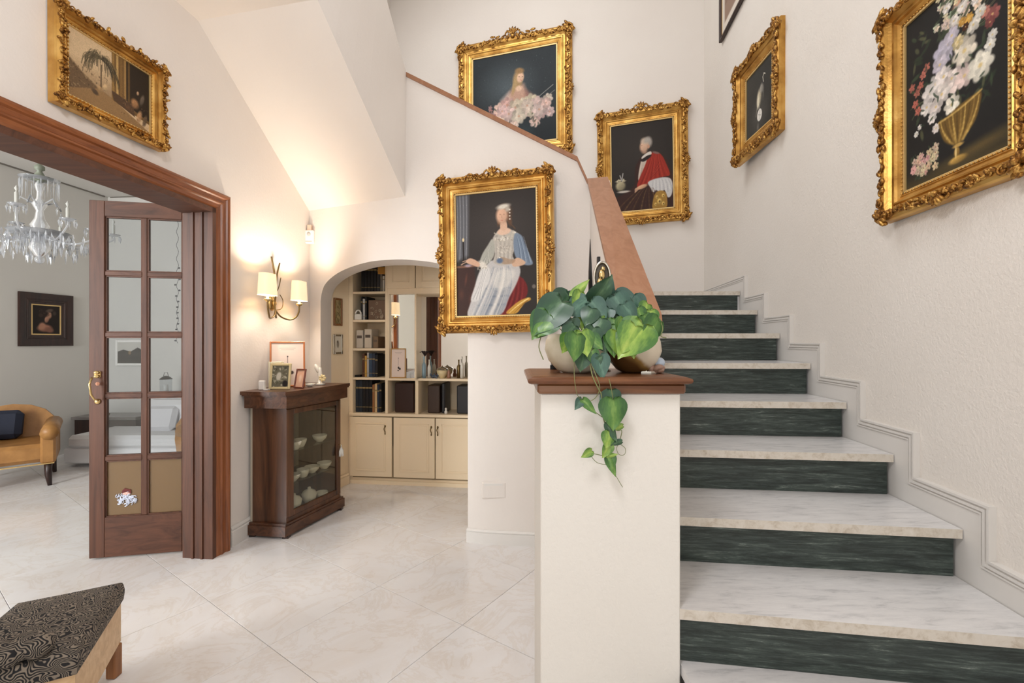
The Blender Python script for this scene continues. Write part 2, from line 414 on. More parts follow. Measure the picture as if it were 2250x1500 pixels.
# underside of the third flight, the flat ceiling over the hall, and the flight's open side
SL = Vector((-1.7305, 3.885, 2.445)); SR = wp(890, 432); CL = Vector((-1.852, 2.682, 3.22)); CR = Vector((-1.076, 2.513, 3.22))
def lerp(a, c, t): return a+(c-a)*t
m = MB(); n = 8
for i in range(n):
    for j in range(n):
        q = [lerp(lerp(SL, SR, u), lerp(CL, CR, u), v) for (u, v) in ((i/n, j/n), ((i+1)/n, j/n), ((i+1)/n, (j+1)/n), (i/n, (j+1)/n))]
        m.add(q, [(0, 3, 2, 1)], True)
struct(m, 'ceiling_under_stairs', M_CEIL)
m = MB(); m.prism([(CL.x, CL.y), (CR.x, CR.y), (-1.0, -2.65), (LX(-2.65), -2.65)][::-1], 3.22, 3.4); struct(m, 'ceiling_hall', M_CEIL)
K2 = wp(893, 160); K3 = P(850, 0, 2.913); K4 = K3+(K3-K2)*1.6; CE = Vector((-1.0, .8, 3.22))
m = MB()
lo = [SR, CR, CE]; hi = [K2, K4, K4+Vector((-.1, -1.0, .3))]
for i in range(2):
    for k in range(6):
        a, c = k/6, (k+1)/6
        m.add([lerp(lo[i], lo[i+1], a), lerp(hi[i], hi[i+1], a), lerp(hi[i], hi[i+1], c), lerp(lo[i], lo[i+1], c)], [(0, 1, 2, 3)], True)
struct(m, 'wall_upper_flight', M_WALL)
# parapet of the first flight (slopes down to the pillar)
PA = Vector((.394, 1.66, 0)); PB = Vector((WC.x, WC.y+.02, 0))
def pz(y): return 2.385+(1.486-2.385)*(2.94-y)/(2.94-1.77)
m = MB()
a, c = PA, PB; wv = Vector((.125, -.012, 0))
vs = [a, c, c+wv, a+wv]; vs += [Vector((p.x, p.y, pz(p.y)-.012)) for p in vs]
m.add(vs, [(0, 3, 2, 1), (4, 5, 6, 7), (0, 1, 5, 4), (1, 2, 6, 5), (2, 3, 7, 6), (3, 0, 4, 7)])
m.prism([(PB.x, PB.y), (PB.x, 3.5), (PB.x+.12, 3.5), (PB.x+.12, PB.y)], 0, 2.33)
struct(m, 'wall_parapet', M_WALL)
# landing block behind the steps (its front is the top riser)
m = MB(); m.prism([(.45, 3.64), (1.82, 3.62), (1.96, 4.64), (.3, 5.15)], 1.5, 1.69); struct(m, 'trim_landing', M_CARRARA)

# living room shell
def VX(y): return -5.83+.1*y
def VY(x): return 5.9-.1*(x+5.24)
m = MB(); m.prism([(VX(-1), -1), (VX(6.1), 6.1), (VX(6.1)-.1, 6.1), (VX(-1)-.1, -1)], 0, 3.2); struct(m, 'wall_living_side', M_LIV)
m = MB(); m.prism([(-5.6, VY(-5.6)), (-1.5, VY(-1.5)), (-1.5, VY(-1.5)+.1), (-5.6, VY(-5.6)+.1)], 0, 3.2); struct(m, 'wall_living_back', M_LIV)
m = MB(); m.prism([(LX(3.95)-.16, 3.95), (LX(3.95)-.16, 5.7), (LX(3.95)-.1, 5.7), (LX(3.95)-.1, 3.95)], 0, 3.2); struct(m, 'wall_living_right', M_LIV)
m = MB(); m.prism([(LX(y1+.1)-.175, y1+.1), (LX(3.95)-.175, 3.95), (LX(3.95)-.185, 3.95), (LX(y1+.1)-.185, y1+.1)], 0, 3.2)
m.prism([(-6.1, -1.05), (-2.3, -1.05), (-2.3, -.95), (-6.1, -.95)], 0, 3.2); struct(m, 'wall_living_near', M_LIV)
m = MB(); m.prism([(-6.1, -1), (-2.2, -1), (-1.75, 4.5), (-1.75, 6.2), (-5.9, 6.2)], 3.2, 3.22); struct(m, 'ceiling_living', M_LIV)
m = MB()                                             # picture rail: thin dark line under the ceiling
m.prism([(VX(0), 0), (VX(5.86), 5.86), (VX(5.86)+.012, 5.85), (VX(0)+.012, 0)], 3.185, 3.2)
m.prism([(-5.2, VY(-5.2)-.01), (-2.0, VY(-2.0)-.01), (-2.0, VY(-2.0)), (-5.2, VY(-5.2))], 3.188, 3.198); struct(m, 'trim_1', flat('grey_rail', (120, 114, 106)))

# baseboards
def bboard(name, pts, mat_, h=.11, t=.018):
    m = MB(); prof = [(0, 0), (t, 0), (t, h*.74), (t*.65, h*.79), (t*.95, h*.84), (t*.95, h*.9), (t*.5, h), (0, h)]
    m.sweep(pts, prof); struct(m, name, mat_)
bboard('baseboard_left', [(LX(2.94), 2.94, 0), (LX(3.9), 3.9, 0)], M_TRIM, .13)
bboard('baseboard_pier', [(wp(x, 0).x, wp(x, 0).y, 0) for x in (1027, 1035, 1045, 1060, 1080, 1110, 1150, 1200, 1290)], M_TRIM, .09)
bboard('baseboard_niche', [(J.x, J.y, 0), (-1.536, 4.262, 0)], M_CREAM, .1)
bboard('baseboard_arch', [(wp(682, 0).x, wp(682, 0).y, 0), (wp(704, 0).x, wp(704, 0).y, 0)], M_TRIM, .13)

# ------------------------------------------------------------------ stairs: treads, risers, stepped skirting
R = .1727
#        left D@x      right D@x
NOS = [(-2, (.62, .80), (1.48, .60)), (-1, (.52, 1.09), (1.44, .92)), (0, (.515, 1.381), (1.405, 1.249)), (1, (.6175, 1.66), (1.536, 1.547)), (2, (.73, 1.968), (1.579, 1.878)),
       (3, (.84, 2.26), (1.62, 2.199)), (4, (.96, 2.57), (1.66, 2.53)), (5, (1.1, 2.89), (1.71, 2.905)), (6, (1.2, 3.255), (1.757, 3.25)), (7, (1.3, 3.60), (1.80, 3.59))]
def nline(k, x, off=0.0):
    _, a, c = NOS[k]; return a[1]+(c[1]-a[1])*(x-a[0])/(c[0]-a[0])+off
st = empty('staircase', (1.0, 2.2, 0), 'straight flight of white marble treads with dark green marble risers', 'staircase')
cr = mat('marble_nosing', rough=.3, build=_edge)
for k in range(10):
    z = (k+1)*R
    xl = .42 if k >= 3 else (.515 if k > 0 else .6)
    if k >= 2: xl = .525+.08*(nline(k, .55)-1.66)
    if k >= 6: xl = .63
    def rx(y): return RX(y)-.024
    yl = nline(k, xl); xr = rx(nline(k, 1.6)); yr = nline(k, xr); xr = rx(yr)
    if k < 9:
        bl = nline(k+1, xl, .05); br = nline(k+1, rx(nline(k+1, 1.6)), .05); xb = rx(br)
    else: bl = yl+.10; br = yr+.10; xb = rx(br)
    mb = MB(); mb.prism([(xl, yl), (xr, yr), (xb, br), (xl, bl)], z-.032, z)
    o = mb.build('tread', M_CARRARA, st)
    o.data.materials.append(cr); o.data.polygons[2].material_index = 1
    rr = MB(); xr2 = xr-.006
    zb = (k*R) if k else 0
    rr.prism([(xl, yl+.026), (xr2, yr+.026), (xr2, yr+.046), (xl, yl+.046)], zb+(.001 if k else 0), z-.032)
    rr.build('riser', M_VERDE, st)
# body under the flight
m = MB()
for k in range(9):
    m.prism([(.66, nline(k, .66)+.06), (1.36, nline(k, 1.36)+.06), (1.36, nline(k+1, 1.36)+.04), (.66, nline(k+1, .66)+.04)], .0, (k+1)*R-.033)
m.build('stair_body', M_WALL, st)
# skirting on the wall: stepped board with two raised mouldings
sk = empty('trim_2', (1.6, 2.2, 0), kind='structure')
YV = [.80, 1.13, 1.449, 1.768, 2.091, 2.43, 2.768, 3.134, 3.49]
zoff = .112
top = [(.35, 1*R+zoff)]
for i, yv in enumerate(YV):
    top += [(yv, (i+1)*R+zoff), (yv, (i+2)*R+zoff)]
top.append((4.70, 10*R+zoff))
def offs(pl, d):
    out = []
    for i, p in enumerate(pl):
        if i == 0 or i == len(pl)-1: out.append((p[0], p[1]-d)); continue
        a, c = pl[i-1], pl[i+1]
        if abs(a[0]-p[0]) < 1e-6: out.append((p[0]+d, p[1]-d))     # came up a vertical: top outer corner
        else: out.append((p[0]+d, p[1]-d))
    return out
def WR(y, z, t): return Vector((RX(y)-t, y, z))
def band(mb, d0, d1, t0, t1):
    a, c = offs(top, d0), offs(top, d1)
    for i in range(len(a)-1):
        p = [WR(*a[i], t1), WR(*a[i+1], t1), WR(*c[i+1], t1), WR(*c[i], t1)]
        q = [WR(*a[i], t0), WR(*a[i+1], t0), WR(*c[i+1], t0), WR(*c[i], t0)]
        mb.add(p+q, [(0, 1, 2, 3), (0, 4, 5, 1), (3, 2, 6, 7), (0, 3, 7, 4), (1, 5, 6, 2)])
m = MB(); band(m, .004, .20, -.004, .020)
m.build('skirting_board', M_TRIM, sk)
m = MB(); band(m, .0, .008, -.002, .026); m.build('outer_bead', M_TRIM, sk)
m = MB(); band(m, .015, .024, .0, .0255); m.build('middle_bead', M_TRIM, sk)
m = MB(); band(m, .030, .035, .0, .024); m.build('inner_bead', M_TRIM, sk)

# handrail: broad cap down the parapet, thin edge round the upper flights
hr = empty('handrail', (.45, 2.3, 1.2), 'broad reddish wooden handrail capping the stair parapet beside the pillar plant', 'handrail')
m = MB(); n = 10; vs = []
c0 = [P(1360, 690, 1.645), P(1454, 690, 1.645)]; c1 = [P(1290, 392, 2.94), P(1335, 388, 2.94)]
top_ = [c0[0], c0[1], c1[1], c1[0]]; dn = Vector((0, -.01, -.035))
m.add([p+dn for p in top_]+top_, [(3, 2, 1, 0), (4, 5, 6, 7), (0, 1, 5, 4), (1, 2, 6, 5), (2, 3, 7, 6), (3, 0, 4, 7)])
m.build('sloping_cap', M_RAIL, hr)
m = MB(); m.add([c1[0]+dn, c1[1]+dn, c1[1]+dn+Vector((.0, .14, .0)), c1[0]+dn+Vector((0, .14, 0)), c1[0], c1[1], c1[1]+Vector((0, .14, 0)), c1[0]+Vector((0, .14, 0))], [(3, 2, 1, 0), (4, 5, 6, 7), (0, 1, 5, 4), (1, 2, 6, 5), (2, 3, 7, 6), (3, 0, 4, 7)])
m.build('level_cap', M_RAIL, hr)
hu = empty('upper_handrail', tuple(K2), 'thin wooden handrail edge running up the second flight and bending up out of view', 'handrail')
rail_pts = [wp(1290, 394), wp(1268, 345)]+[wp(x, 345-(1268-x)*185/375) for x in range(1240, 893, -30)]+[K2]
def railbar(name, pts, wd=.10, th=.03):
    m = MB(); vs = []; fs = []
    for p in pts:
        for (a, b2) in ((-.012, -th), (-.012, 0), (wd, 0), (wd, -th)): vs.append(p+Vector((0.0, a, b2)) if name != 'steep_rail' else p+Vector((a, 0, b2)))
    for i in range(len(pts)-1):
        for j in range(4): jj = (j+1) % 4; fs.append((i*4+j, i*4+jj, i*4+4+jj, i*4+4+j))
    fs += [(0, 1, 2, 3), tuple(range(len(pts)*4-1, len(pts)*4-5, -1))]
    m.add(vs, fs); m.build(name, M_RAIL if name != 'steep_rail' else M_CAPW, hu)
railbar('corner_rail', rail_pts[:2]); railbar('long_rail', rail_pts[1:]); railbar('steep_rail', [K2, K3, K4], -.10)

# pillar with moulded wooden cap
pl = empty('pillar', (.3, 1.55, 0), 'square cream plastered pillar with a moulded wooden cap at the foot of the stairs', 'pillar')
m = MB(); m.box((.087, 1.38, 0), (.511, 1.75, 1.173), bev=.004); m.build('shaft', M_PILLAR, pl)
m = MB(); m.box((.076, 1.362, 1.173), (.522, 1.765, 1.203), bev=.006); m.build('cap_moulding', M_CAPW, pl)
m = MB(); prof = []
x0_, x1_, ya_, yb_ = .046, .533, 1.335, 1.79
rings = [(.012, 1.203), (.003, 1.207), (0, 1.213), (.002, 1.219), (.012, 1.2235), (.02, 1.2255), (.1, 1.2262)]
vs = []; fs = []
for d, z in rings: vs += [(x0_+d, ya_+d, z), (x1_-d, ya_+d, z), (x1_-d, yb_-d, z), (x0_+d, yb_-d, z)]
for r in range(len(rings)-1):
    for i in range(4): j = (i+1) % 4; fs.append((r*4+i, r*4+j, r*4+4+j, r*4+4+i))
fs += [(3, 2, 1, 0), tuple(range(len(vs)-4, len(vs)))]
m.add(vs, fs); m.build('cap_top', M_CAPW, pl)

# ------------------------------------------------------------------ doorway casing and door
dc = empty('door_1', (LX(2.0), 2.0, 0), kind='structure')
def lp(y, z, t): return Vector((LX(y)+t, y-.1*t, z))      # point off the left wall by t
def cprof(): return [(0, 0), (.0, .030), (.012, .034), (.024, .030), (.030, .021), (.05, .019), (.056, .025), (.064, .025), (.070, .016), (.088, .014), (.1, .008), (.1, 0)]
def casing(path, name, mt):
    # path: inner-edge points (y,z); outwards normal in (y,z); profile (outwards, proud)
    m = MB(); vs = []; fs = []; pr = [(.1-a, h) for a, h in cprof()]; k = len(pr)
    for (y, z, ny, nz) in path:
        for (a, h) in pr: vs.append(lp(y+ny*a, z+nz*a, h))
    for i in range(len(path)-1):
        for j in range(k-1): fs.append((i*k+j, i*k+j+1, i*k+k+j+1, i*k+k+j))
    m.add(vs, fs); m.build(name, mt, dc)
casing([(y1, 0, 1, 0), (y1, zo, 1, 1)], 'upright_casing', M_CASE)
casing([(y1, zo, 1, 1), (y0, zo, -1, 1)], 'head_casing', M_CASEH)
casing([(y0, zo, -1, 1), (y0, 0, -1, 0)], 'near_upright_casing', M_CASE)
def jamb(ya, name, s):
    m = MB(); T0 = .012; a, c = ya, ya-s*.03
    m.add([lp(a, 0, T0), lp(a, zo, T0), lp(a, zo, -.185), lp(a, 0, -.185), lp(c, 0, T0), lp(c, zo, T0), lp(c, zo, -.185), lp(c, 0, -.185)],
          [(0, 1, 2, 3), (4, 7, 6, 5), (0, 4, 5, 1), (3, 2, 6, 7), (1, 5, 6, 2)])
    for q in (.05, .11):   # rebate steps
        m.add([lp(c, 0, -q), lp(c, zo-.03, -q), lp(c, zo-.03, -q-.012), lp(c, 0, -q-.012), lp(c-s*.008, 0, -q), lp(c-s*.008, zo-.03, -q), lp(c-s*.008, zo-.03, -q-.012), lp(c-s*.008, 0, -q-.012)],
              [(0, 4, 5, 1), (4, 7, 6, 5), (3, 2, 6, 7)])
    m.build(name, M_DOOR, dc)
jamb(y1, 'jamb_lining', 1); jamb(y0, 'near_jamb_lining', -1)
m = MB(); m.add([lp(y0, zo, .012), lp(y1, zo, .012), lp(y1, zo, -.185), lp(y0, zo, -.185), lp(y0, zo-.03, .012), lp(y1, zo-.03, .012), lp(y1, zo-.03, -.185), lp(y0, zo-.03, -.185)],
                [(4, 5, 6, 7), (0, 1, 5, 4), (2, 3, 7, 6)]); m.build('head_lining', M_DOORH, dc)
# door leaf, standing open into the living room
HG = Vector((-2.003, 2.873, 0)); LT = Vector((-2.567, 2.76, 0))
dl = empty('french_door', tuple(LT), 'brown wooden door leaf with ten glass panes standing open', 'door')
dU = (HG-LT); DW = dU.length; DM = frame2((LT.x, LT.y, 0), dU)
def dbox(a, c, name, mt, bev=.003): m = MB(); m.box(a, c, M=DM, bev=bev); return m.build(name, mt, dl)
DT = .038; ZD = 2.19
xl0, xl1 = .082, DW-.072
dbox((0, 0, .012), (xl0, DT, ZD), 'stile', M_DOOR); dbox((xl1, 0, .012), (DW, DT, ZD), 'stile', M_DOOR)
dbox((xl0, 0, ZD-.095), (xl1, DT, ZD), 'top_rail', M_DOORH); dbox((xl0, 0, .012), (xl1, DT, .255), 'bottom_rail', M_DOORH)
mx = xl0+(xl1-xl0)*.505
dbox((mx-.014, .004, .255), (mx+.014, DT-.004, ZD-.095), 'muntin', M_DOOR)
zr = [.255]+[1.33-(y-750)/1000*2.80 for y in (1006, 869, 735, 601)]+[ZD-.095]
for z in zr[1:-1]:
    dbox((xl0, .004, z-.014), (mx-.014, DT-.004, z+.014), 'muntin', M_DOORH); dbox((mx+.014, .004, z-.014), (xl1, DT-.004, z+.014), 'muntin', M_DOORH)
for r in range(5):
    za, zb = zr[r]+(.014 if r else 0), zr[r+1]-(.014 if r < 4 else 0)
    for xa, xb in ((xl0, mx-.014), (mx+.014, xl1)):
        p = MB(); p.box((xa, .017, za), (xb, .021, zb), M=DM); o = p.build('pane', M_BROWNREFL if r == 0 else M_GLASS, dl)
        if r == 0: o['label'] = 'lower pane with a painted brown reflection'
# inner beads round every pane
bd = MB()
for r in range(5):
    za, zb = zr[r]+(.014 if r else 0), zr[r+1]-(.014 if r < 4 else 0)
    for xa, xb in ((xl0, mx-.014), (mx+.014, xl1)):
        for q in (((xa, .008, za), (xa+.007, .03, zb)), ((xb-.007, .008, za), (xb, .03, zb)), ((xa, .008, za), (xb, .03, za+.007)), ((xa, .008, zb-.007), (xb, .03, zb))): bd.box(q[0], q[1], M=DM)
bd.build('glazing_bead', M_DOOR, dl)
# lever handle with twin roses
hd = MB(); hx = .047; hz = 1.33-(853-750)/1000*2.78
hd.box((hx-.018, -.006, hz+.068), (hx+.018, 0, hz+.105), M=DM, bev=.004)
for zz in (.098, .075): hd.ell((hx, -.012, hz+zz), (.017, .01, .011), M=DM)
hd.tube([DM @ Vector((hx-.012, -.03, hz+.07)), DM @ Vector((hx-.016, -.045, hz+.03)), DM @ Vector((hx-.008, -.045, hz-.03)), DM @ Vector((hx, -.03, hz-.062)), DM @ Vector((hx+.02, -.02, hz-.07))], .006, 7)
hd.lathe([(0, 0), (.017, .001), (.017, .005), (.010, .009), (0, .010)], 12, M=DM @ Matrix.Translation((hx, 0, hz-.078)) @ Matrix.Rotation(math.pi/2, 4, 'X'))
hd.build('handle', M_BRASS, dl)
kh = MB(); kh.ell((hx+.008, -.014, hz+.03), (.012, .004, .012), M=DM); kh.build('rosette', flat('pink_rosette', (222, 160, 130)), dl)
for z in (.35, 1.95): hb = MB(); hb.lathe([(.007, -.05), (.007, .05)], 8, M=DM @ Matrix.Translation((DW+.004, .0, z))); hb.build('hinge', M_BRONZE, dl)
# glittery bearded-face sticker on the lower left pane
stk = empty('glitter_sticker', tuple(DM @ Vector((.20, .012, .42))), 'glittery white and blue curly sticker with red cap on the lower pane', 'sticker')
m = MB(); rs = random.Random(4)
for i in range(54):
    a = rs.random()*6.28; rr_ = .056*math.sqrt(rs.random()); cx, cz = .190+rr_*math.cos(a)*1.0, .362+rr_*math.sin(a)*.66-.004
    pts = [DM @ Vector((cx+.012*math.cos(t*.9+a)*(1-t*.12), .0135, cz+.012*math.sin(t*.9+a)*(1-t*.12))) for t in range(6)]
    m.tube(pts, .0022, 4)
m.build('curls', flat('sticker_white_blue', (222, 228, 244), .3), stk)
m = MB(); m.prism([(-.034, -.012), (.034, -.012), (.03, .018), (-.012, .030), (-.03, .012)], -.0015, .0015, M=DM @ Matrix.Translation((.192, .0135, .402)) @ Matrix.Scale(.75, 4) @ Matrix.Rotation(math.pi/2, 4, 'X')); m.build('cap', flat('sticker_red', (100, 30, 24)), stk)
m = MB(); m.ell((.192, .0135, .392), (.026, .002, .010), M=DM); m.build('face', flat('sticker_pink', (226, 178, 160)), stk)
# ------------------------------------------------------------------ paintings: canvases painted in vertex colours, carved gilt frames
class Canvas:
    def __init__(s, W, Hh, aspect, bg):
        s.W, s.H, s.a = W, Hh, aspect
        u, v = np.meshgrid((np.arange(W)+.5)/W*aspect, (np.arange(Hh)+.5)/Hh); s.x, s.y = u, v
        s.c = np.zeros((Hh, W, 3)); s.c[:] = bg; s.r = np.random.RandomState(3)
    def mix(s, m, col): m = np.clip(m, 0, 1)[..., None]; s.c = s.c*(1-m)+np.asarray(col, float)*m
    def ell(s, cx, cy, rx, ry, col, ang=0, soft=.3, alpha=1.0, sh=0.0):
        cx *= s.a; rx *= 1.0; q = math.radians(ang); dx, dy = s.x-cx, s.y-cy
        X = (dx*math.cos(q)+dy*math.sin(q))/rx; Y = (-dx*math.sin(q)+dy*math.cos(q))/ry; d = np.sqrt(X*X+Y*Y)
        m = np.clip((1-d)/soft, 0, 1)*alpha
        c = np.asarray(col, float)[None, None, :]*(1+sh*(-X*.6-Y*.7))[..., None] if sh else np.asarray(col, float)
        m = m[..., None]; s.c = s.c*(1-m)+np.clip(c, 0, 255)*m
    def sp(s, pts, col, soft=0.006, alpha=1.0):
        P_ = [np.array(p, float) for p in pts]; n = len(P_); out = []
        for i in range(n):
            a, b_, c, d = P_[i-1], P_[i], P_[(i+1) % n], P_[(i+2) % n]
            for k in range(4):
                t = k/4; out.append(tuple(.5*((2*b_)+(c-a)*t+(2*a-5*b_+4*c-d)*t*t+(-a+3*b_-3*c+d)*t**3)))
        s.poly(out, col, soft, alpha)
    def curve(s, p, w, col, alpha=.5, taper=True):
        p0, p1_, p2 = [np.array(q, float) for q in p]; n = 7; pts = [tuple((1-t)**2*p0+2*t*(1-t)*p1_+t*t*p2) for t in np.linspace(0, 1, n)]
        for i in range(n-1): s.line([pts[i], pts[i+1]], w*((.5+.8*i/(n-1)) if taper else 1), col, alpha, .9)
    def poly(s, pts, col, soft=0.004, alpha=1.0):
        P_ = [(p[0]*s.a, p[1]) for p in pts]; n = len(P_); inside = np.zeros(s.x.shape, bool); d = np.full(s.x.shape, 9.0)
        for i in range(n):
            (x1, y1_), (x2, y2) = P_[i], P_[(i+1) % n]
            c = ((y1_ > s.y) != (y2 > s.y)); t = (x2-x1)*(s.y-y1_)/((y2-y1_) if abs(y2-y1_) > 1e-9 else 1e-9)+x1
            inside ^= c & (s.x < t)
            ex, ey = x2-x1, y2-y1_; L = ex*ex+ey*ey+1e-12; k = np.clip(((s.x-x1)*ex+(s.y-y1_)*ey)/L, 0, 1)
            d = np.minimum(d, np.hypot(s.x-x1-k*ex, s.y-y1_-k*ey))
        sd = np.where(inside, d, -d); s.mix(np.clip(sd/soft+.5, 0, 1)*alpha, col)
    def line(s, pts, w, col, alpha=1.0, soft=.4):
        for (a, b_) in zip(pts, pts[1:]):
            x1, y1_, x2, y2 = a[0]*s.a, a[1], b_[0]*s.a, b_[1]; ex, ey = x2-x1, y2-y1_; L = ex*ex+ey*ey+1e-12
            k = np.clip(((s.x-x1)*ex+(s.y-y1_)*ey)/L, 0, 1); d = np.hypot(s.x-x1-k*ex, s.y-y1_-k*ey)
            s.mix(np.clip((1-d/w)/soft, 0, 1)*alpha, col)
    def grad(s, f, col): s.mix(f(s.x/s.a, s.y), col)
    def streak(s, amp, fx, fy):
        n = s.r.rand(fy, fx); yi = np.clip((s.y*fy).astype(int), 0, fy-1); xi = np.clip((s.x/s.a*fx).astype(int), 0, fx-1)
        s.c = s.c*(1+(n[yi, xi]-.5)[..., None]*amp)
    def flower(s, cx, cy, r, col, core=(214, 186, 120), n=7):
        col = np.asarray(col, float); a0 = s.r.rand()*6
        for k in range(n):
            a = a0+6.283*k/n; s.ell(cx+r*.55*math.cos(a)/s.a, cy+r*.55*math.sin(a), r*.52, r*.40, col*(.78+.3*s.r.rand()), math.degrees(a), .35, sh=.12)
        for k in range(5):
            a = a0+1+6.283*k/5; s.ell(cx+r*.26*math.cos(a)/s.a, cy+r*.26*math.sin(a), r*.34, r*.26, col*(.84+.22*s.r.rand()), math.degrees(a), .4)
        s.ell(cx, cy, r*.22, r*.2, core, 0, .6, .75)
    def scatter(s, n, box, r0, r1, cols, alpha=.9, thin=.5):
        for _ in range(n):
            s.ell(box[0]+(box[2]-box[0])*s.r.rand(), box[1]+(box[3]-box[1])*s.r.rand(), r0+(r1-r0)*s.r.rand(), (r0+(r1-r0)*s.r.rand())*thin, cols[s.r.randint(len(cols))], s.r.rand()*180, .5, alpha)
def canvas_obj(cv, w, h, parent, y, name='canvas', M=None):
    W, Hh = cv.W, cv.H
    X, Z = np.meshgrid(np.linspace(-w/2, w/2, W), np.linspace(h/2, -h/2, Hh))
    co = np.stack([X.ravel(), np.full(W*Hh, y), Z.ravel()], 1)
    if M is not None: co = (np.array(M.to_3x3()) @ co.T).T+np.array(M.translation)
    idx = np.arange(W*Hh).reshape(Hh, W)
    q = np.stack([idx[:-1, :-1], idx[1:, :-1], idx[1:, 1:], idx[:-1, 1:]], -1).reshape(-1, 4)
    me = bpy.data.meshes.new(name); me.vertices.add(len(co)); me.vertices.foreach_set('co', co.ravel())
    me.loops.add(q.size); me.loops.foreach_set('vertex_index', q.ravel()); me.polygons.add(len(q))
    me.polygons.foreach_set('loop_start', np.arange(0, q.size, 4)); me.polygons.foreach_set('loop_total', np.full(len(q), 4)); me.update()
    ca = me.color_attributes.new('Col', 'FLOAT_COLOR', 'POINT')
    c = np.ones((W*Hh, 4)); c[:, :3] = lin(np.clip(cv.c.reshape(-1, 3), 0, 255)); ca.data.foreach_set('color', c.ravel())
    me.materials.append(M_PAINT); o = bpy.data.objects.new(name, me); COL.objects.link(o); o.parent = parent
    return o

def scroll(mb, c, r, a0, turns, w, y, flip=1, k=5):
    pts = []; rs = []; n = int(7*turns+4)
    for i in range(n):
        t = i/(n-1); rr = r*(1-.78*t); a = a0+flip*t*turns*6.283
        pts.append((c[0]+rr*math.cos(a), y-.004*math.sin(t*3.1), c[1]+rr*math.sin(a))); rs.append(w*(1-.45*t))
    mb.tube(pts, rs, k)
def leafy(mb, c, ang, ln, wd, y, th):
    R_ = Matrix.Rotation(-ang, 4, 'Y'); mb.ell((c[0]+math.cos(ang)*ln*.5, y, c[1]+math.sin(ang)*ln*.5), (ln*.55, th, wd), k=6, rows=4, rot=R_)
def corner_orn(fw, s=1.0):
    """a carved corner for the lower-left: local origin at the outer corner, +x and +z into the frame"""
    mb = MB(); f = fw; y = -.004; rs = random.Random(11)
    scroll(mb, (f*.42, f*.42), f*.40, 2.2, 1.25, f*.085, y); scroll(mb, (f*.95, f*.34), f*.24, 3.0, 1.1, f*.06, y, -1); scroll(mb, (f*.34, f*.95), f*.24, 1.6, 1.1, f*.06, y)
    scroll(mb, (f*1.45, f*.42), f*.19, .5, 1.1, f*.05, y); scroll(mb, (f*.42, f*1.45), f*.19, 4.4, 1.1, f*.05, y, -1)
    for a in range(7): leafy(mb, (f*.30, f*.30), math.radians(-50+a*32), f*.5, f*.10, y-.006, .010)
    for (sx_, sz_, rr_, a_) in ((1.95, .36, .17, 1.2), (.36, 1.95, .17, 3.9), (2.35, .34, .12, 2.2), (.34, 2.35, .12, .8)): scroll(mb, (f*sx_, f*sz_), f*rr_, a_, 1.1, f*.045, y)
    for i in range(9):
        t = .75+i*.2; leafy(mb, (f*t, f*.38), math.radians(rs.choice([-35, 40, 15, 150])), f*.34, f*.085, y-.003, .008)
        leafy(mb, (f*.38, f*t), math.radians(90+rs.choice([-35, 40, 15, 150])), f*.34, f*.085, y-.003, .008)
    leafy(mb, (f*.12, f*.45), math.radians(140), f*.22, f*.10, y+.006, .01); leafy(mb, (f*.45, f*.12), math.radians(-50), f*.22, f*.10, y+.006, .01)
    mb.ell((f*.42, y-.012, f*.42), (f*.13, .012, f*.13))
    return mb
def centre_orn(fw, span=1.0, crest=.0):
    """carved centre piece on a rail running along x; outer edge at z=0, inwards +z"""
    mb = MB(); f = fw; y = -.004
    for sx in (-1, 1):
        scroll(mb, (sx*f*.36, f*(.36-crest)), f*.27, math.pi/2+sx*1.2, 1.2, f*.07, y, sx); scroll(mb, (sx*f*.82*span, f*.42), f*.2, math.pi/2-sx*1.4, 1.1, f*.055, y, -sx)
        scroll(mb, (sx*f*1.25*span, f*.36), f*.17, math.pi/2+sx, 1.0, f*.05, y, sx); scroll(mb, (sx*f*1.62*span, f*.38), f*.12, math.pi/2-sx, 1.0, f*.04, y, -sx); leafy(mb, (sx*f*1.7*span, f*.34), math.radians(90-sx*80), f*.34, f*.07, y, .008)
        for a in range(4): leafy(mb, (sx*f*(.2+.3*a)*span, f*(.28-crest*.7)), math.radians(90-sx*(30+a*22)), f*.38, f*.085, y-.004, .009)
        for a in range(4): leafy(mb, (sx*f*(.3+.3*a)*span, f*.55), math.radians(-90+sx*(35+a*20)), f*.30, f*.075, y-.002, .008)
    for a in range(5): leafy(mb, (0, f*(.40-crest)), math.radians(-90-52+26*a), f*(.44+crest*.3), f*.085, y-.008, .010)
    mb.ell((0, y-.012, f*(.42-crest*.6)), (f*.15, .013, f*.15))
    return mb
def run_orn(fw, length):
    mb = MB(); n = max(2, int(length/(fw*.62))); rs = random.Random(7)
    for i in range(n):
        t = (i+.5)/n*length-length/2; sg = 1 if i % 2 else -1
        scroll(mb, (t, fw*.26), fw*.24, rs.random()*6, 1.1, fw*.06, -.004, sg)
        leafy(mb, (t, fw*.22), math.radians(90*sg+rs.uniform(-50, 50)), fw*.4, fw*.09, -.010, .010); leafy(mb, (t+fw*.25, fw*.28), math.radians(rs.uniform(0, 360)), fw*.34, fw*.08, -.008, .010)
    return mb
PROF = [(0, 0), (0, .62), (.05, .80), (.14, .96), (.24, 1.0), (.34, .92), (.42, .70), (.50, .52), (.60, .50), (.66, .62), (.72, .62), (.77, .44), (.88, .36), (.92, .42), (.97, .38), (1.0, .22)]
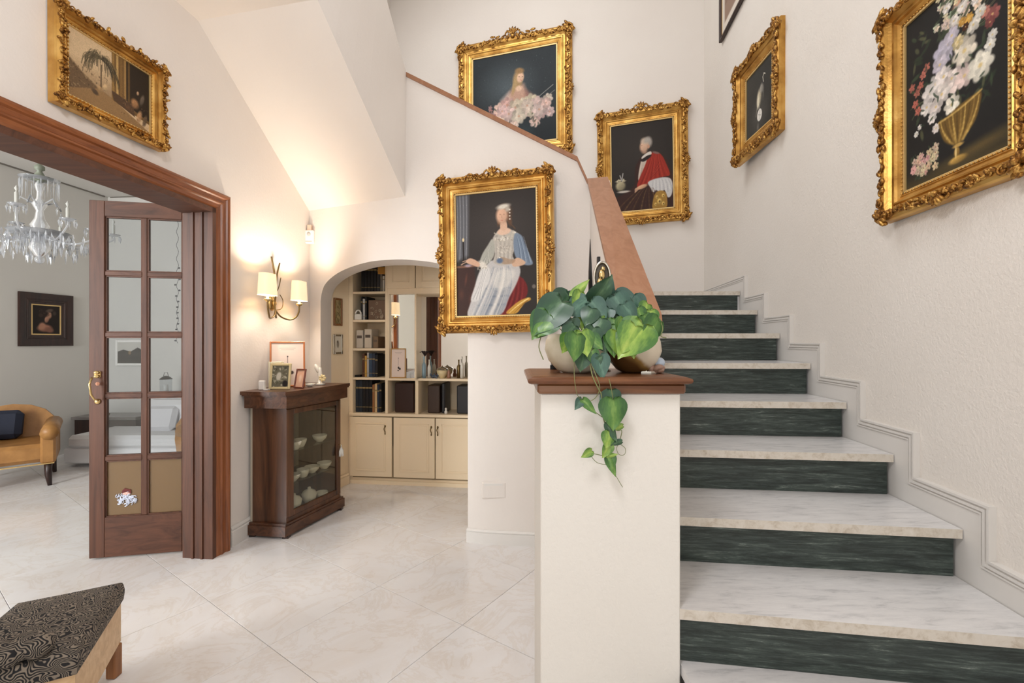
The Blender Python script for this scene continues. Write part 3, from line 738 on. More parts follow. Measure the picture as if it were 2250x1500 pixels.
def painting(name, label, C, U, w, h, fw, off, cv, slip=.12, orn='rococo', crest=0.0, roll=0.0, style='gold'):
    """C centre on the front plane, frame back off metres behind it"""
    ang = math.atan2(U[1], U[0])
    rt = empty(name, C, label, 'painting', rot=(0, math.radians(-roll), ang))
    yb = off-.004
    gold, orm = (M_GOLD, M_GOLDO) if style == 'gold' else (M_DARKWOOD, M_DARKWOOD)
    prof = PROF if orn != 'plain' else [(0, 0), (0, .8), (.06, .95), (.5, .8), (.62, .6), (.66, .75), (.74, .75), (.8, .5), (1, .35)]
    cs = [(-w/2, -h/2), (w/2, -h/2), (w/2, h/2), (-w/2, h/2)]; inn = [(1, 1), (-1, 1), (-1, -1), (1, -1)]
    for i in range(4):
        j = (i+1) % 4; m = MB(); vs = []; k = len(prof)
        for q in (i, j):
            for (t, hh) in prof: vs.append((cs[q][0]+inn[q][0]*fw*t, yb-hh*off*.86, cs[q][1]+inn[q][1]*fw*t))
        fs = [(a, k+a, k+a+1, a+1) for a in range(k-1)]
        m.add(vs, fs); m.build('rail', gold, rt, local=True)
    wi, hi = w-2*fw, h-2*fw; s = fw*slip
    m = MB()
    for (xa, za, xb, zb) in ((-wi/2, -hi/2, -wi/2+s, hi/2), (wi/2-s, -hi/2, wi/2, hi/2), (-wi/2, -hi/2, wi/2, -hi/2+s), (-wi/2, hi/2-s, wi/2, hi/2)): m.box((xa, yb-.3*off, za), (xb, yb, zb))
    m.build('slip', M_SLIP, rt, local=True)
    canvas_obj(cv, wi-2*s, hi-2*s, rt, yb-.17*off)
    m = MB(); m.box((-w/2+.006, yb-.002, -h/2+.006), (w/2-.006, yb+.004, h/2-.006)); m.build('backing_board', M_DARKWOOD, rt, local=True)
    if orn == 'plain': return rt
    yo = yb-off*.80
    co = corner_orn(fw).mesh('corner_ornament', orm)
    for (i, sx, sz) in ((0, 1, 1), (1, -1, 1), (2, -1, -1), (3, 1, -1)):
        inst(co, 'corner_ornament', rt, (cs[i][0]-sx*fw*.13, yo, cs[i][1]-sz*fw*.13), (0, 0, 0), (sx, 1, sz))
    if orn == 'run':
        for (L_, px, pz_, ry) in ((w-2*fw, 0, -h/2, 0), (w-2*fw, 0, h/2, math.pi), (h-2*fw, -w/2, 0, math.pi/2), (h-2*fw, w/2, 0, -math.pi/2)):
            inst(run_orn(fw, L_).mesh('carved_run', orm), 'carved_run', rt, (px, yo, pz_), (0, ry, 0))
    else:
        ce = centre_orn(fw, 1.0, 0).mesh('centre_ornament', orm); ct = centre_orn(fw, 1.15, crest).mesh('crest_ornament', orm)
        inst(ce, 'centre_ornament', rt, (0, yo, -h/2-fw*.14)); inst(ct, 'crest_ornament', rt, (0, yo, h/2+fw*.14), (0, math.pi, 0))
        inst(ce, 'centre_ornament', rt, (-w/2-fw*.12, yo, 0), (0, math.pi/2, 0)); inst(ce, 'centre_ornament', rt, (w/2+fw*.12, yo, 0), (0, -math.pi/2, 0))
    bd_ = MB(); nb = int(2*(wi+hi)/(.016))               # pearl bead round the sight edge
    for i in range(nb):
        t = i/nb*2*(wi+hi)
        if t < wi: p = (-wi/2+t, -hi/2)
        elif t < wi+hi: p = (wi/2, -hi/2+t-wi)
        elif t < 2*wi+hi: p = (wi/2-(t-wi-hi), hi/2)
        else: p = (-wi/2, hi/2-(t-2*wi-hi))
        bd_.ell((p[0], yb-off*.36, p[1]), (.004, .004, .004), k=4, rows=3)
    bd_.build('pearl_bead', gold, rt, local=True)
    return rt

# 1 sepia landscape with palm and temple columns (left wall)
cv = Canvas(230, 165, 1.5, (206, 178, 140))
cv.grad(lambda u, v: (v-.35)*1.6*(u < .6), (120, 92, 62)); cv.poly([(0, .42), (.15, .56), (.3, .66), (.5, .74), (.5, 1), (0, 1)], (108, 86, 62), .03)
cv.scatter(160, (0, .45, .45, .95), .006, .03, [(90, 70, 50), (150, 122, 88), (176, 150, 112), (66, 52, 40)], .6)
cv.poly([(.5, 0), (1, 0), (1, .85), (.5, .75)], (112, 84, 50)); cv.poly([(.66, 0), (1, 0), (1, .8), (.66, .7)], (48, 38, 28), .01)
for u, c in ((.52, (150, 116, 66)), (.57, (196, 160, 100)), (.62, (128, 96, 54)), (.67, (170, 132, 78)), (.72, (104, 78, 44))): cv.line([(u, 0), (u, .72)], .026, c, .9)
cv.line([(.375, .3), (.37, .68)], .012, (74, 58, 40))
for i in range(150):
    a = math.radians(160+220*cv.r.rand()); L_ = .10+.12*cv.r.rand(); x0, y0_ = .375, .22
    ex_, ey_ = x0+L_*math.cos(a)*.95, y0_+L_*math.sin(a)*.9
    cv.curve([(x0, y0_), (ex_, ey_-.02), (ex_+.02*math.cos(a), ey_+.10+.20*cv.r.rand())], .007, [(64, 56, 42), (92, 82, 60), (48, 42, 34), (116, 102, 74)][i % 4], .7)
cv.poly([(.0, .9), (.35, .68), (.62, .78), (1, .98), (1, 1), (0, 1)], (146, 114, 76), .02); cv.poly([(.5, .6), (.78, .66), (.8, .84), (.52, .74)], (84, 62, 44), .01)
for (x, y_, rx, ry, c) in ((.42, .62, .05, .07, (196, 166, 124)), (.36, .68, .07, .05, (170, 138, 98)), (.80, .62, .10, .10, (176, 128, 86)), (.9, .5, .05, .13, (110, 96, 82)), (.84, .42, .03, .045, (206, 166, 130)), (.86, .8, .06, .14, (190, 146, 104)), (.94, .82, .05, .14, (96, 78, 60)), (.72, .76, .10, .06, (98, 70, 48)), (.3, .76, .08, .05, (72, 58, 46))): cv.ell(x, y_, rx, ry, c, 20, .5, .85, .3)
cv.scatter(60, (.6, .55, 1, 1), .006, .03, [(60, 44, 34), (180, 140, 100), (120, 90, 66)], .5); cv.streak(.12, 160, 120)
painting('landscape_painting', 'gilt framed sepia landscape with a palm tree above the doorway', (-1.835, 2.134, 2.541), (.126, .992), .515, .430, .062, .062, cv, .08, 'run', roll=0.2)

# 2 girl above a heap of pale roses (far wall)
cv = Canvas(230, 240, 1.0, (42, 48, 52))
cv.ell(.42, .36, .42, .34, (88, 98, 104), 0, .95, .8); cv.grad(lambda u, v: (v-.6)*1.6, (24, 28, 32))
cv.scatter(60, (.05, .05, .95, .5), .004, .012, [(70, 80, 84), (104, 112, 110), (120, 126, 120)], .5)
cv.poly([(.42, .46), (.50, .36), (.62, .36), (.68, .52), (.66, .62), (.34, .62)], (190, 152, 132), .05)
cv.ell(.55, .30, .075, .13, (168, 138, 98), 8, .4); cv.ell(.51, .36, .03, .13, (176, 148, 104), 15, .5); cv.ell(.58, .285, .05, .065, (222, 184, 156), 12, .35, 1, .1); cv.ell(.57, .21, .07, .04, (150, 118, 80), 10, .5)
cv.ell(.565, .275, .009, .006, (90, 62, 50), 0, .5); cv.ell(.605, .28, .008, .006, (90, 62, 50), 0, .5); cv.ell(.59, .315, .012, .006, (186, 106, 96), 0, .5); cv.ell(.56, .40, .05, .04, (224, 188, 162), 0, .5)
cv.poly([(.34, .5), (.44, .42), (.47, .6), (.34, .6)], (206, 184, 176), .05, .8); cv.poly([(.64, .42), (.74, .5), (.76, .6), (.62, .6)], (150, 108, 98), .05, .8)
for _ in range(46): cv.flower(.18+.74*cv.r.rand(), .56+.16*cv.r.rand(), .025+.02*cv.r.rand(), (150+30*cv.r.rand(), 126, 124), (150, 110, 90), 5)
for (x, y_, r) in ((.33, .60, .06), (.42, .56, .065), (.52, .60, .07), (.62, .64, .065), (.70, .56, .065), (.78, .60, .065), (.86, .64, .06), (.40, .68, .06), (.50, .73, .06), (.46, .82, .05), (.60, .58, .055), (.72, .68, .05), (.90, .56, .045), (.92, .70, .045), (.75, .78, .05), (.34, .72, .05), (.82, .70, .05)): cv.flower(x, y_, r*1.4, (222-24*cv.r.rand(), 194-16*cv.r.rand(), 180-14*cv.r.rand()), (190, 140, 120))
for _ in range(40): cv.ell(.12+.8*cv.r.rand(), .55+.3*cv.r.rand(), .03, .012, (56, 66, 56), cv.r.rand()*180, .5, .6)
for (x, y_, r) in ((.44, .66, .07), (.56, .70, .075), (.66, .60, .065), (.80, .66, .07), (.36, .62, .06), (.50, .80, .05), (.88, .60, .05)): cv.flower(x, y_, r*1.25, (228-16*cv.r.rand(), 202-12*cv.r.rand(), 190-12*cv.r.rand()), (196, 150, 126))
for (x, y_, r) in ((.12, .66, .03), (.18, .74, .03), (.22, .64, .028), (.25, .78, .035)): cv.flower(x, y_, r, (142, 118, 122), (96, 80, 80), 5)
cv.ell(.62, .9, .15, .16, (44, 62, 68), 0, .8, .7); cv.line([(.8, .52), (.96, .42)], .005, (170, 166, 160), .7); cv.line([(.84, .56), (.98, .48)], .005, (150, 146, 140), .6); cv.streak(.1, 160, 160)
painting('girl_with_roses_painting', 'gilt framed girl among pale roses behind the sloping thin handrail', (.007, 5.202, 4.13), (.957, -.29), 1.36, 1.42, .165, .06, cv, .1, crest=.28, roll=0.1)

# 3 seated man in a red cape (far wall)
cv = Canvas(220, 300, .75, (44, 39, 36))
cv.ell(.45, .30, .45, .4, (58, 52, 48), 0, .95, .7); cv.grad(lambda u, v: (v-.62)*1.2, (26, 20, 18))
cv.sp([(.40, .50), (.52, .38), (.70, .34), (.90, .46), (1.02, .74), (1.0, 1.02), (.06, 1.02), (.04, .86), (.24, .78), (.38, .70)], (56, 35, 30), .02)
cv.sp([(.49, .44), (.56, .37), (.66, .35), (.60, .50), (.50, .66), (.44, .64)], (204, 190, 176), .012)
for k in range(5): cv.curve([(.60-.02*k, .38), (.55-.01*k, .48), (.47, .62)], .006, (160, 146, 134), .5)
cv.sp([(.62, .385), (.72, .355), (.82, .40), (.89, .50), (.95, .63), (.86, .645), (.72, .66), (.58, .71), (.45, .755), (.42, .71), (.47, .62), (.55, .50)], (150, 46, 34), .010)
for k in range(12): cv.curve([(.66+.012*k, .39), (.60+.02*k+.03*cv.r.rand(), .52), (.46+.042*k, .73-.008*k)], .006+.009*cv.r.rand(), [(112, 28, 22), (184, 68, 50), (132, 36, 28), (168, 56, 40)][k % 4], .55)
for k in range(5): cv.curve([(.80, .46+.02*k), (.72, .52+.02*k), (.66, .64)], .007, [(98, 24, 20), (190, 76, 56)][k % 2], .4)
cv.sp([(.60, .69), (.72, .66), (.86, .655), (.96, .68), (.99, .76), (.97, .86), (.91, .885), (.86, .80), (.80, .83), (.73, .79), (.68, .81), (.63, .75)], (200, 198, 198), .012)
for k in range(11): cv.curve([(.68+.024*k, .675), (.67+.03*k, .73), (.66+.032*k, .80+.01*(k % 3))], .006, [(146, 146, 154), (232, 230, 228)][k % 2], .55)
for k in range(12): cv.curve([(.46+.02*k, .76), (.28+.04*k, .84), (.06+.07*k, 1.0)], .013, [(98, 70, 44), (50, 32, 26), (120, 92, 56), (70, 44, 36)][k % 4], .5)
cv.sp([(.71, .83), (.78, .80), (.87, .82), (.90, .90), (.88, 1.0), (.68, 1.0), (.67, .92)], (160, 122, 58), .012)
for (x, y_, q) in ((.78, .92, .034), (.74, .87, .02), (.84, .86, .022), (.72, .95, .02), (.84, .95, .024)): cv.ell(x, y_, q, q*1.2, (216, 182, 106), 0, .5, .9, .4); cv.ell(x, y_, q*.45, q*.5, (84, 58, 26), 0, .6, .8)
cv.ell(.50, .735, .085, .028, (204, 160, 128), -14, .4, 1, .2)
for k in range(4): cv.curve([(.46, .73+.008*k), (.42, .74+.01*k), (.385, .755+.012*k)], .007, (208, 168, 136), .85)
cv.ell(.15, .70, .075, .07, (156, 146, 118), 0, .4, 1, .35); cv.ell(.15, .645, .08, .016, (196, 186, 156), 0, .4); cv.ell(.15, .645, .05, .009, (60, 50, 40), 0, .5)
for k in range(6): cv.ell(.10+.02*k, .64-.01*(k % 2), .014, .016, (210, 200, 170), 0, .5, .8)
cv.line([(.14, .58), (.17, .64)], .009, (150, 146, 142)); cv.line([(.19, .56), (.17, .64)], .009, (150, 146, 142)); cv.ell(.20, .77, .10, .018, (190, 182, 172), 0, .5)
cv.ell(.615, .235, .058, .078, (158, 150, 142), 0, .5); cv.ell(.545, .275, .066, .088, (208, 170, 144), 10, .4, 1, .15); cv.ell(.545, .215, .058, .05, (196, 176, 158), 0, .6); cv.ell(.59, .21, .05, .05, (172, 164, 156), 0, .7); cv.ell(.615, .285, .018, .028, (192, 146, 120), 0, .5)
cv.ell(.505, .265, .012, .006, (126, 94, 80), 0, .7, .6); cv.curve([(.49, .27), (.478, .29), (.49, .30)], .005, (178, 128, 104), .5); cv.ell(.503, .325, .016, .006, (166, 104, 90), 0, .7, .6); cv.ell(.55, .345, .045, .03, (186, 148, 126), 0, .7, .6)
cv.sp([(.50, .40), (.56, .365), (.64, .345), (.66, .375), (.58, .40), (.52, .425)], (214, 206, 196), .008); cv.sp([(.47, .43), (.53, .41), (.60, .385), (.66, .385), (.62, .42), (.53, .45)], (38, 30, 30), .010)
cv.ell(.73, .365, .06, .018, (120, 104, 100), 20, .5, .8); cv.streak(.07, 150, 200)
painting('seated_man_painting', 'gilt framed seated man in a red cape beside the top of the handrail', (1.358, 4.77, 3.183), (.954, -.301), .92, 1.22, .135, .06, cv, .1, crest=.16, roll=0.7)

# 4 lady in a pale blue gown (over the arch's right side)
cv = Canvas(260, 380, .68, (50, 45, 43))
cv.ell(.55, .25, .45, .35, (70, 64, 61), 0, .95, .8)
cv.poly([(0, 0), (.17, 0), (.15, .5), (0, .55)], (104, 104, 108), .03)
for k in range(8): cv.curve([(.01+.021*k, 0), (.03+.019*k, .26), (.0+.021*k, .53)], .006, [(148, 148, 152), (74, 74, 78)][k % 2], .6, False)
cv.poly([(.0, .60), (.23, .60), (.27, .97), (0, 1)], (62, 40, 35), .015); cv.ell(.10, .592, .13, .012, (118, 84, 68), 0, .4)
cv.line([(.09, .39), (.09, .57)], .008, (36, 29, 28)); cv.ell(.09, .37, .012, .02, (222, 200, 156), 0, .5); cv.ell(.12, .70, .014, .07, (104, 60, 46), 10, .8, .7); cv.ell(.06, .82, .03, .06, (92, 56, 42), 0, .8, .6); cv.ell(.17, .86, .02, .06, (84, 52, 42), 0, .8, .6)
cv.sp([(.60, .72), (.74, .68), (.86, .74), (.88, .84), (.76, .93), (.62, 1.0), (.50, 1.0), (.62, .86)], (112, 34, 34), .012)
for k in range(6): cv.curve([(.68+.03*k, .71), (.74+.02*k, .82), (.60+.035*k, .97)], .008, [(76, 22, 24), (150, 58, 52)][k % 2], .5)
cv.sp([(.44, .555), (.58, .575), (.72, .555), (.80, .64), (.76, .74), (.66, .86), (.54, 1.0), (.16, 1.01), (.17, .90), (.26, .76), (.34, .64)], (188, 184, 182), .012)
for k in range(26):
    t = min(1, max(0, k/25+.05*(cv.r.rand()-.5))); cv.curve([(.46+.22*t, .60+.04*cv.r.rand()), (.38+.36*t+.05*(cv.r.rand()-.5), .76), (.20+.36*t, .99)], .006+.010*cv.r.rand(), [(112, 124, 140), (216, 212, 206), (150, 156, 166), (232, 228, 220), (96, 108, 124)][cv.r.randint(5)], .18+.3*cv.r.rand())
cv.sp([(.28, .66), (.34, .60), (.42, .62), (.42, .72), (.34, .80), (.27, .875), (.18, .87), (.23, .76)], (206, 202, 198), .012)
for k in range(6): cv.curve([(.34+.015*k, .62), (.33, .72), (.21+.02*k, .86)], .007, [(156, 152, 152), (232, 228, 222)][k % 2], .5)
cv.sp([(.52, .64), (.64, .63), (.74, .66), (.66, .76), (.54, .80), (.46, .74)], (222, 216, 206), .03, .6)
cv.sp([(.47, .37), (.54, .315), (.62, .305), (.72, .325), (.78, .37), (.75, .45), (.71, .52), (.72, .57), (.58, .60), (.47, .57), (.49, .50), (.46, .44)], (182, 174, 164), .010)
for k in range(9): cv.curve([(.50+.03*k, .36), (.52+.022*k, .46), (.50+.025*k, .57)], .006, [(140, 132, 124), (216, 208, 194)][k % 2], .4)
cv.scatter(70, (.48, .33, .78, .40), .006, .018, [(228, 222, 210), (150, 142, 132), (200, 190, 172)], .7); cv.scatter(30, (.52, .44, .70, .50), .006, .014, [(220, 212, 198), (150, 140, 128)], .6)
cv.sp([(.74, .35), (.82, .37), (.86, .44), (.92, .54), (.95, .60), (.88, .61), (.80, .585), (.74, .53), (.72, .44)], (120, 134, 152), .010)
for k in range(8): cv.curve([(.76+.012*k, .38), (.80+.012*k, .47), (.80+.018*k, .585)], .007, [(84, 98, 118), (164, 176, 190), (104, 118, 138)][k % 3], .5)
cv.sp([(.46, .38), (.49, .45), (.47, .53), (.38, .585), (.30, .57), (.33, .50), (.40, .43)], (166, 164, 154), .010)
for k in range(6): cv.curve([(.46, .42), (.42-.01*k, .48), (.33+.02*k, .57)], .006, [(122, 122, 118), (206, 202, 190)][k % 2], .5)
cv.ell(.33, .585, .06, .035, (214, 206, 194), 30, .5); cv.scatter(16, (.27, .56, .38, .63), .008, .02, [(232, 226, 214), (168, 160, 148)], .7)
cv.sp([(.12, .545), (.17, .525), (.24, .54), (.30, .575), (.28, .60), (.21, .585), (.14, .565)], (204, 164, 138), .008); cv.curve([(.16, .55), (.11, .555), (.06, .575)], .006, (208, 168, 142), .9); cv.curve([(.17, .54), (.12, .54), (.08, .55)], .005, (208, 168, 142), .9); cv.ell(.15, .585, .04, .016, (186, 172, 190), 0, .6, .7)
cv.sp([(.70, .575), (.77, .545), (.86, .58), (.84, .605), (.76, .615), (.71, .61)], (204, 168, 142), .008); cv.sp([(.56, .53), (.66, .55), (.74, .56), (.70, .59), (.58, .585)], (160, 130, 104), .01, .7); cv.ell(.55, .56, .035, .028, (92, 108, 134), 0, .5); cv.ell(.55, .535, .008, .008, (230, 224, 210), 0, .5)
cv.sp([(.52, .335), (.56, .30), (.62, .295), (.69, .315), (.66, .345), (.58, .355)], (220, 186, 162), .012); cv.sp([(.57, .24), (.63, .24), (.645, .30), (.60, .32), (.56, .30)], (212, 174, 148), .008)
cv.ell(.615, .175, .078, .085, (92, 66, 50), 0, .5); cv.ell(.675, .235, .026, .07, (100, 72, 54), -10, .6); cv.ell(.545, .24, .020, .055, (100, 72, 54), 10, .6); cv.curve([(.69, .27), (.72, .29), (.74, .31)], .008, (96, 70, 52), .7)
cv.ell(.583, .198, .060, .082, (212, 170, 143), 0, .4, 1, .12); cv.ell(.60, .125, .075, .028, (218, 210, 196), -8, .6); cv.ell(.655, .15, .03, .03, (206, 198, 184), 0, .7, .8)
for (x, y_) in ((.562, .188), (.608, .188)): cv.ell(x, y_, .010, .005, (124, 88, 70), 0, .8, .6)
cv.curve([(.582, .19), (.576, .208), (.584, .215)], .004, (180, 134, 110), .5); cv.ell(.584, .236, .014, .005, (184, 104, 92), 0, .7, .7)
for y_ in (.155, .18, .205, .23): cv.ell(.678, y_, .010, .008, (222, 214, 200), 0, .6)
cv.sp([(.62, .985), (.70, .93), (.80, .885), (.90, .865), (.92, .885), (.85, .91), (.80, .95), (.74, .99)], (196, 148, 64), .008); cv.curve([(.66, .985), (.76, .92), (.89, .875)], .008, (250, 222, 150), .8); cv.curve([(.72, .985), (.80, .93), (.88, .89)], .006, (110, 70, 28), .6); cv.ell(.96, .78, .02, .022, (140, 130, 122), 0, .5, .7)
cv.streak(.06, 170, 260)
painting('lady_portrait', 'large gilt framed portrait of a seated lady in pale blue beside the arch', (-.122, 2.905, 1.902), (.963, -.27), .775, 1.03, .104, .075, cv, .1, crest=.12, roll=.7)

# 5 pale bird (right wall)
cv = Canvas(160, 190, .85, (62, 62, 60))
cv.grad(lambda u, v: .7*(v > 0)*np.clip(u, 0, 1), (44, 44, 42)); cv.ell(.5, .75, .35, .3, (92, 90, 86), 0, .95, .7)
cv.ell(.50, .50, .10, .18, (178, 168, 146), 8, .5, 1, .3); cv.ell(.60, .38, .07, .10, (150, 146, 138), -10, .5, .9, .3); cv.ell(.47, .54, .05, .13, (222, 214, 190), 6, .5); cv.ell(.66, .46, .03, .16, (110, 108, 102), 6, .6, .7)
cv.line([(.66, .30), (.64, .22), (.68, .18), (.73, .21)], .010, (206, 200, 186)); cv.line([(.42, .62), (.38, .74)], .010, (150, 146, 136), .8); cv.line([(.52, .62), (.50, .72)], .010, (150, 146, 136), .8)
cv.ell(.52, .76, .085, .10, (226, 222, 214), 0, .15); cv.line([(.47, .74), (.57, .78)], .004, (120, 116, 112)); cv.line([(.52, .69), (.52, .83)], .004, (120, 116, 112)); cv.ell(.46, .93, .05, .09, (128, 124, 118), 0, .9, .8); cv.streak(.12, 120, 120)
painting('bird_painting', 'small gilt framed painting of a pale bird on the stair wall', (1.69, 3.20, 3.035), (-.04, -.999), .636, .72, .125, .06, cv, .1, roll=-.4)

# 6 urn of white flowers (right wall, near)
cv = Canvas(300, 440, .66, (32, 32, 32))
cv.grad(lambda u, v: np.clip((v-.90)*6, 0, .9)*(u > -1), (104, 86, 48)); cv.ell(.75, .93, .35, .05, (112, 92, 52), -6, .9, .7)
for _ in range(90):
    x, y_ = .08+.84*cv.r.rand(), .10+.62*cv.r.rand(); a = cv.r.rand()*180; cv.ell(x, y_, .03+.02*cv.r.rand(), .008+.008*cv.r.rand(), [(46, 56, 42), (62, 74, 54), (36, 46, 38), (86, 88, 62)][cv.r.randint(4)], a, .5, .8)
for k in range(22): cv.curve([(.52, .36), (.6+.2*cv.r.rand(), .3), (.6+.4*cv.r.rand(), .10+.24*cv.r.rand())], .004, [(112, 106, 80), (70, 80, 58)][k % 2], .7)
for k in range(9): cv.curve([(.3, .56), (.2, .5), (.04+.12*cv.r.rand(), .40+.22*cv.r.rand())], .004, (92, 96, 72), .6)
for (x, y_) in ((.07, .40), (.13, .45), (.20, .37), (.11, .51), (.24, .34), (.17, .42), (.14, .56)): cv.flower(x, y_, .028, (168+20*cv.r.rand(), 104, 90), (120, 60, 50), 5)
cv.curve([(.50, .30), (.46, .22), (.52, .16)], .03, (188, 140, 112), .8, False); cv.curve([(.54, .14), (.62, .08), (.60, -.04)], .036, (206, 158, 130), .9, False)
for _ in range(46): cv.flower(.34+.44*cv.r.rand(), .0+.24*cv.r.rand(), .018+.014*cv.r.rand(), (186+40*cv.r.rand(), 178+34*cv.r.rand(), 172), (170, 150, 110), 5)
for _ in range(30): cv.ell(.34+.46*cv.r.rand(), .26*cv.r.rand(), .012, .03, (58, 66, 50), cv.r.rand()*180, .5, .8)
for (x, y_, r_) in ((.45, .10, .03), (.60, .16, .034), (.52, .20, .034), (.66, .12, .03), (.72, .18, .03), (.58, .05, .03)): cv.flower(x, y_, r_, (222, 214, 206))
for (x, y_, r_, c) in ((.42, .33, .08, (186, 180, 196)), (.47, .30, .06, (202, 196, 210)), (.50, .27, .05, (206, 198, 210)), (.38, .38, .055, (196, 188, 198)), (.62, .40, .08, (224, 214, 196)), (.56, .33, .04, (212, 194, 150)), (.70, .30, .045, (214, 208, 196)), (.86, .32, .045, (150, 88, 84)), (.84, .35, .03, (120, 66, 64)), (.80, .28, .03, (184, 120, 106)), (.76, .26, .035, (218, 212, 200)), (.28, .50, .065, (222, 214, 208)), (.34, .47, .06, (226, 218, 212)), (.42, .46, .06, (230, 220, 214)), (.24, .57, .05, (220, 212, 206)), (.52, .52, .075, (226, 208, 200)), (.50, .50, .05, (232, 218, 210)), (.62, .53, .065, (226, 204, 196)), (.76, .53, .08, (232, 226, 210)), (.34, .60, .05, (220, 208, 202)), (.50, .64, .055, (230, 222, 206)), (.84, .46, .035, (222, 218, 208)), (.86, .42, .03, (214, 210, 202)), (.30, .65, .035, (222, 214, 208)), (.12, .69, .02, (210, 206, 198)), (.34, .72, .03, (222, 212, 206)), (.66, .25, .03, (206, 158, 76)), (.60, .24, .025, (186, 140, 66)), (.63, .28, .022, (70, 40, 24)), (.16, .66, .018, (214, 208, 200)), (.40, .55, .06, (226, 216, 208))): cv.flower(x, y_, r_, c)
for _ in range(26): cv.ell(.14+.72*cv.r.rand(), .34+.34*cv.r.rand(), .022, .008, (44, 58, 44), cv.r.rand()*180, .5, .7)
cv.sp([(.37, .70), (.46, .69), (.60, .665), (.76, .66), (.76, .72), (.72, .79), (.64, .84), (.56, .865), (.48, .85), (.41, .80)], (110, 84, 40), .012)
for k in range(10):
    t = k/9; cv.curve([(.39+.36*t, .705-.03*t), (.41+.32*t, .79-.02*t), (.52+.09*t, .855)], .012, [(200, 166, 92), (88, 66, 30), (150, 118, 60)][k % 3], .75)
cv.curve([(.37, .70), (.56, .70), (.77, .655)], .010, (206, 172, 100), .8, False); cv.ell(.56, .875, .045, .014, (186, 150, 84), 0, .5); cv.ell(.55, .91, .022, .035, (150, 118, 60), 0, .4, 1, .4); cv.ell(.56, .95, .07, .025, (168, 134, 70), 0, .4, 1, .4); cv.ell(.54, .91, .008, .04, (232, 204, 140), 0, .6, .9)
cv.scatter(50, (.06, .80, .36, .96), .01, .025, [(50, 60, 46), (66, 76, 58)], .8)
for _ in range(30): cv.flower(.08+.26*cv.r.rand(), .82+.12*cv.r.rand(), .018+.012*cv.r.rand(), (200+20*cv.r.rand(), 160+40*cv.r.rand(), 158), (150, 90, 80), 5)
cv.streak(.06, 200, 280)
painting('urn_of_flowers_painting', 'large gilt framed painting of white flowers in a golden urn', (1.503, 1.608, 2.256), (-.11, -.994), .63, .86, .094, .06, cv, .1, crest=.0)

# 7 dark framed picture at the top of the right wall; 8 living-room portrait; small pictures
cv = Canvas(60, 80, .75, (226, 216, 204)); cv.poly([(.1, .05), (.9, .05), (.9, .9), (.1, .9)], (150, 124, 108), .02); cv.scatter(30, (.1, .1, .9, .9), .02, .1, [(120, 96, 84), (180, 156, 138)], .5)
D7 = 3.62; C7 = P(1620, 60, D7)
painting('brown_framed_print', 'dark brown framed print at the top of the stair wall', (RX(3.72)-.035, 3.72, 4.43), (-.13, -.9915), .72, .86, .035, .03, cv, .1, 'plain', style='wood')
cv = Canvas(110, 120, .92, (38, 30, 26)); cv.ell(.45, .80, .30, .16, (150, 104, 84), 0, .4, 1, .3); cv.ell(.35, .72, .14, .16, (172, 124, 100), 20, .5); cv.ell(.62, .86, .18, .12, (128, 88, 72), 10, .5)
cv.ell(.52, .48, .09, .16, (166, 122, 100), 15, .4, 1, .3); cv.ell(.60, .34, .11, .15, (176, 132, 108), 5, .4, 1, .2); cv.ell(.42, .28, .20, .16, (46, 34, 28), 0, .5); cv.ell(.62, .17, .16, .08, (92, 76, 66), -15, .5); cv.ell(.30, .35, .09, .09, (60, 46, 38), 0, .5); cv.ell(.80, .26, .08, .10, (66, 54, 46), 0, .5); cv.scatter(24, (.25, .12, .7, .35), .01, .04, [(80, 64, 54), (36, 28, 24)], .7)
painting('small_profile_portrait', 'small profile portrait in a wide dark frame on the living room wall', (-5.285, 5.187, 1.577), (.0995, .995), .554, .594, .125, .035, cv, .1, 'plain', style='wood')
# ------------------------------------------------------------------ wall sconce
def lw_pt(y, z, t): return lp(y, z, t)
sc = empty('wall_sconce', tuple(lp(3.36, 1.6, 0)), 'bronze two armed wall sconce with cream shades on the left wall', 'lamp')
bp = MB(); bp.ell(tuple(lp(3.36, 1.612, .012)), (.016, .05, .058), k=12, rows=8); bp.ell(tuple(lp(3.36, 1.612, .03)), (.014, .02, .024)); bp.build('backplate', M_BRASS, sc)
stm = MB(); stm.tube(cat([lp(3.35, 1.50, .05), lp(3.345, 1.60, .045), lp(3.365, 1.72, .04), lp(3.355, 1.82, .035), lp(3.325, 1.95, .03)]), .0062, 8)
stm.tube(cat([lp(3.365, 1.74, .04), lp(3.385, 1.83, .035), lp(3.425, 1.92, .03)]), .0056, 8)
stm.tube(cat([lp(3.36, 1.68, .04), lp(3.40, 1.74, .04), lp(3.43, 1.81, .035)]), .0036, 6); stm.tube(cat([lp(3.36, 1.56, .04), lp(3.42, 1.58, .05), lp(3.44, 1.64, .045), lp(3.41, 1.68, .04)]), .0032, 6)
stm.build('twig_stem', M_BRONZE, sc)
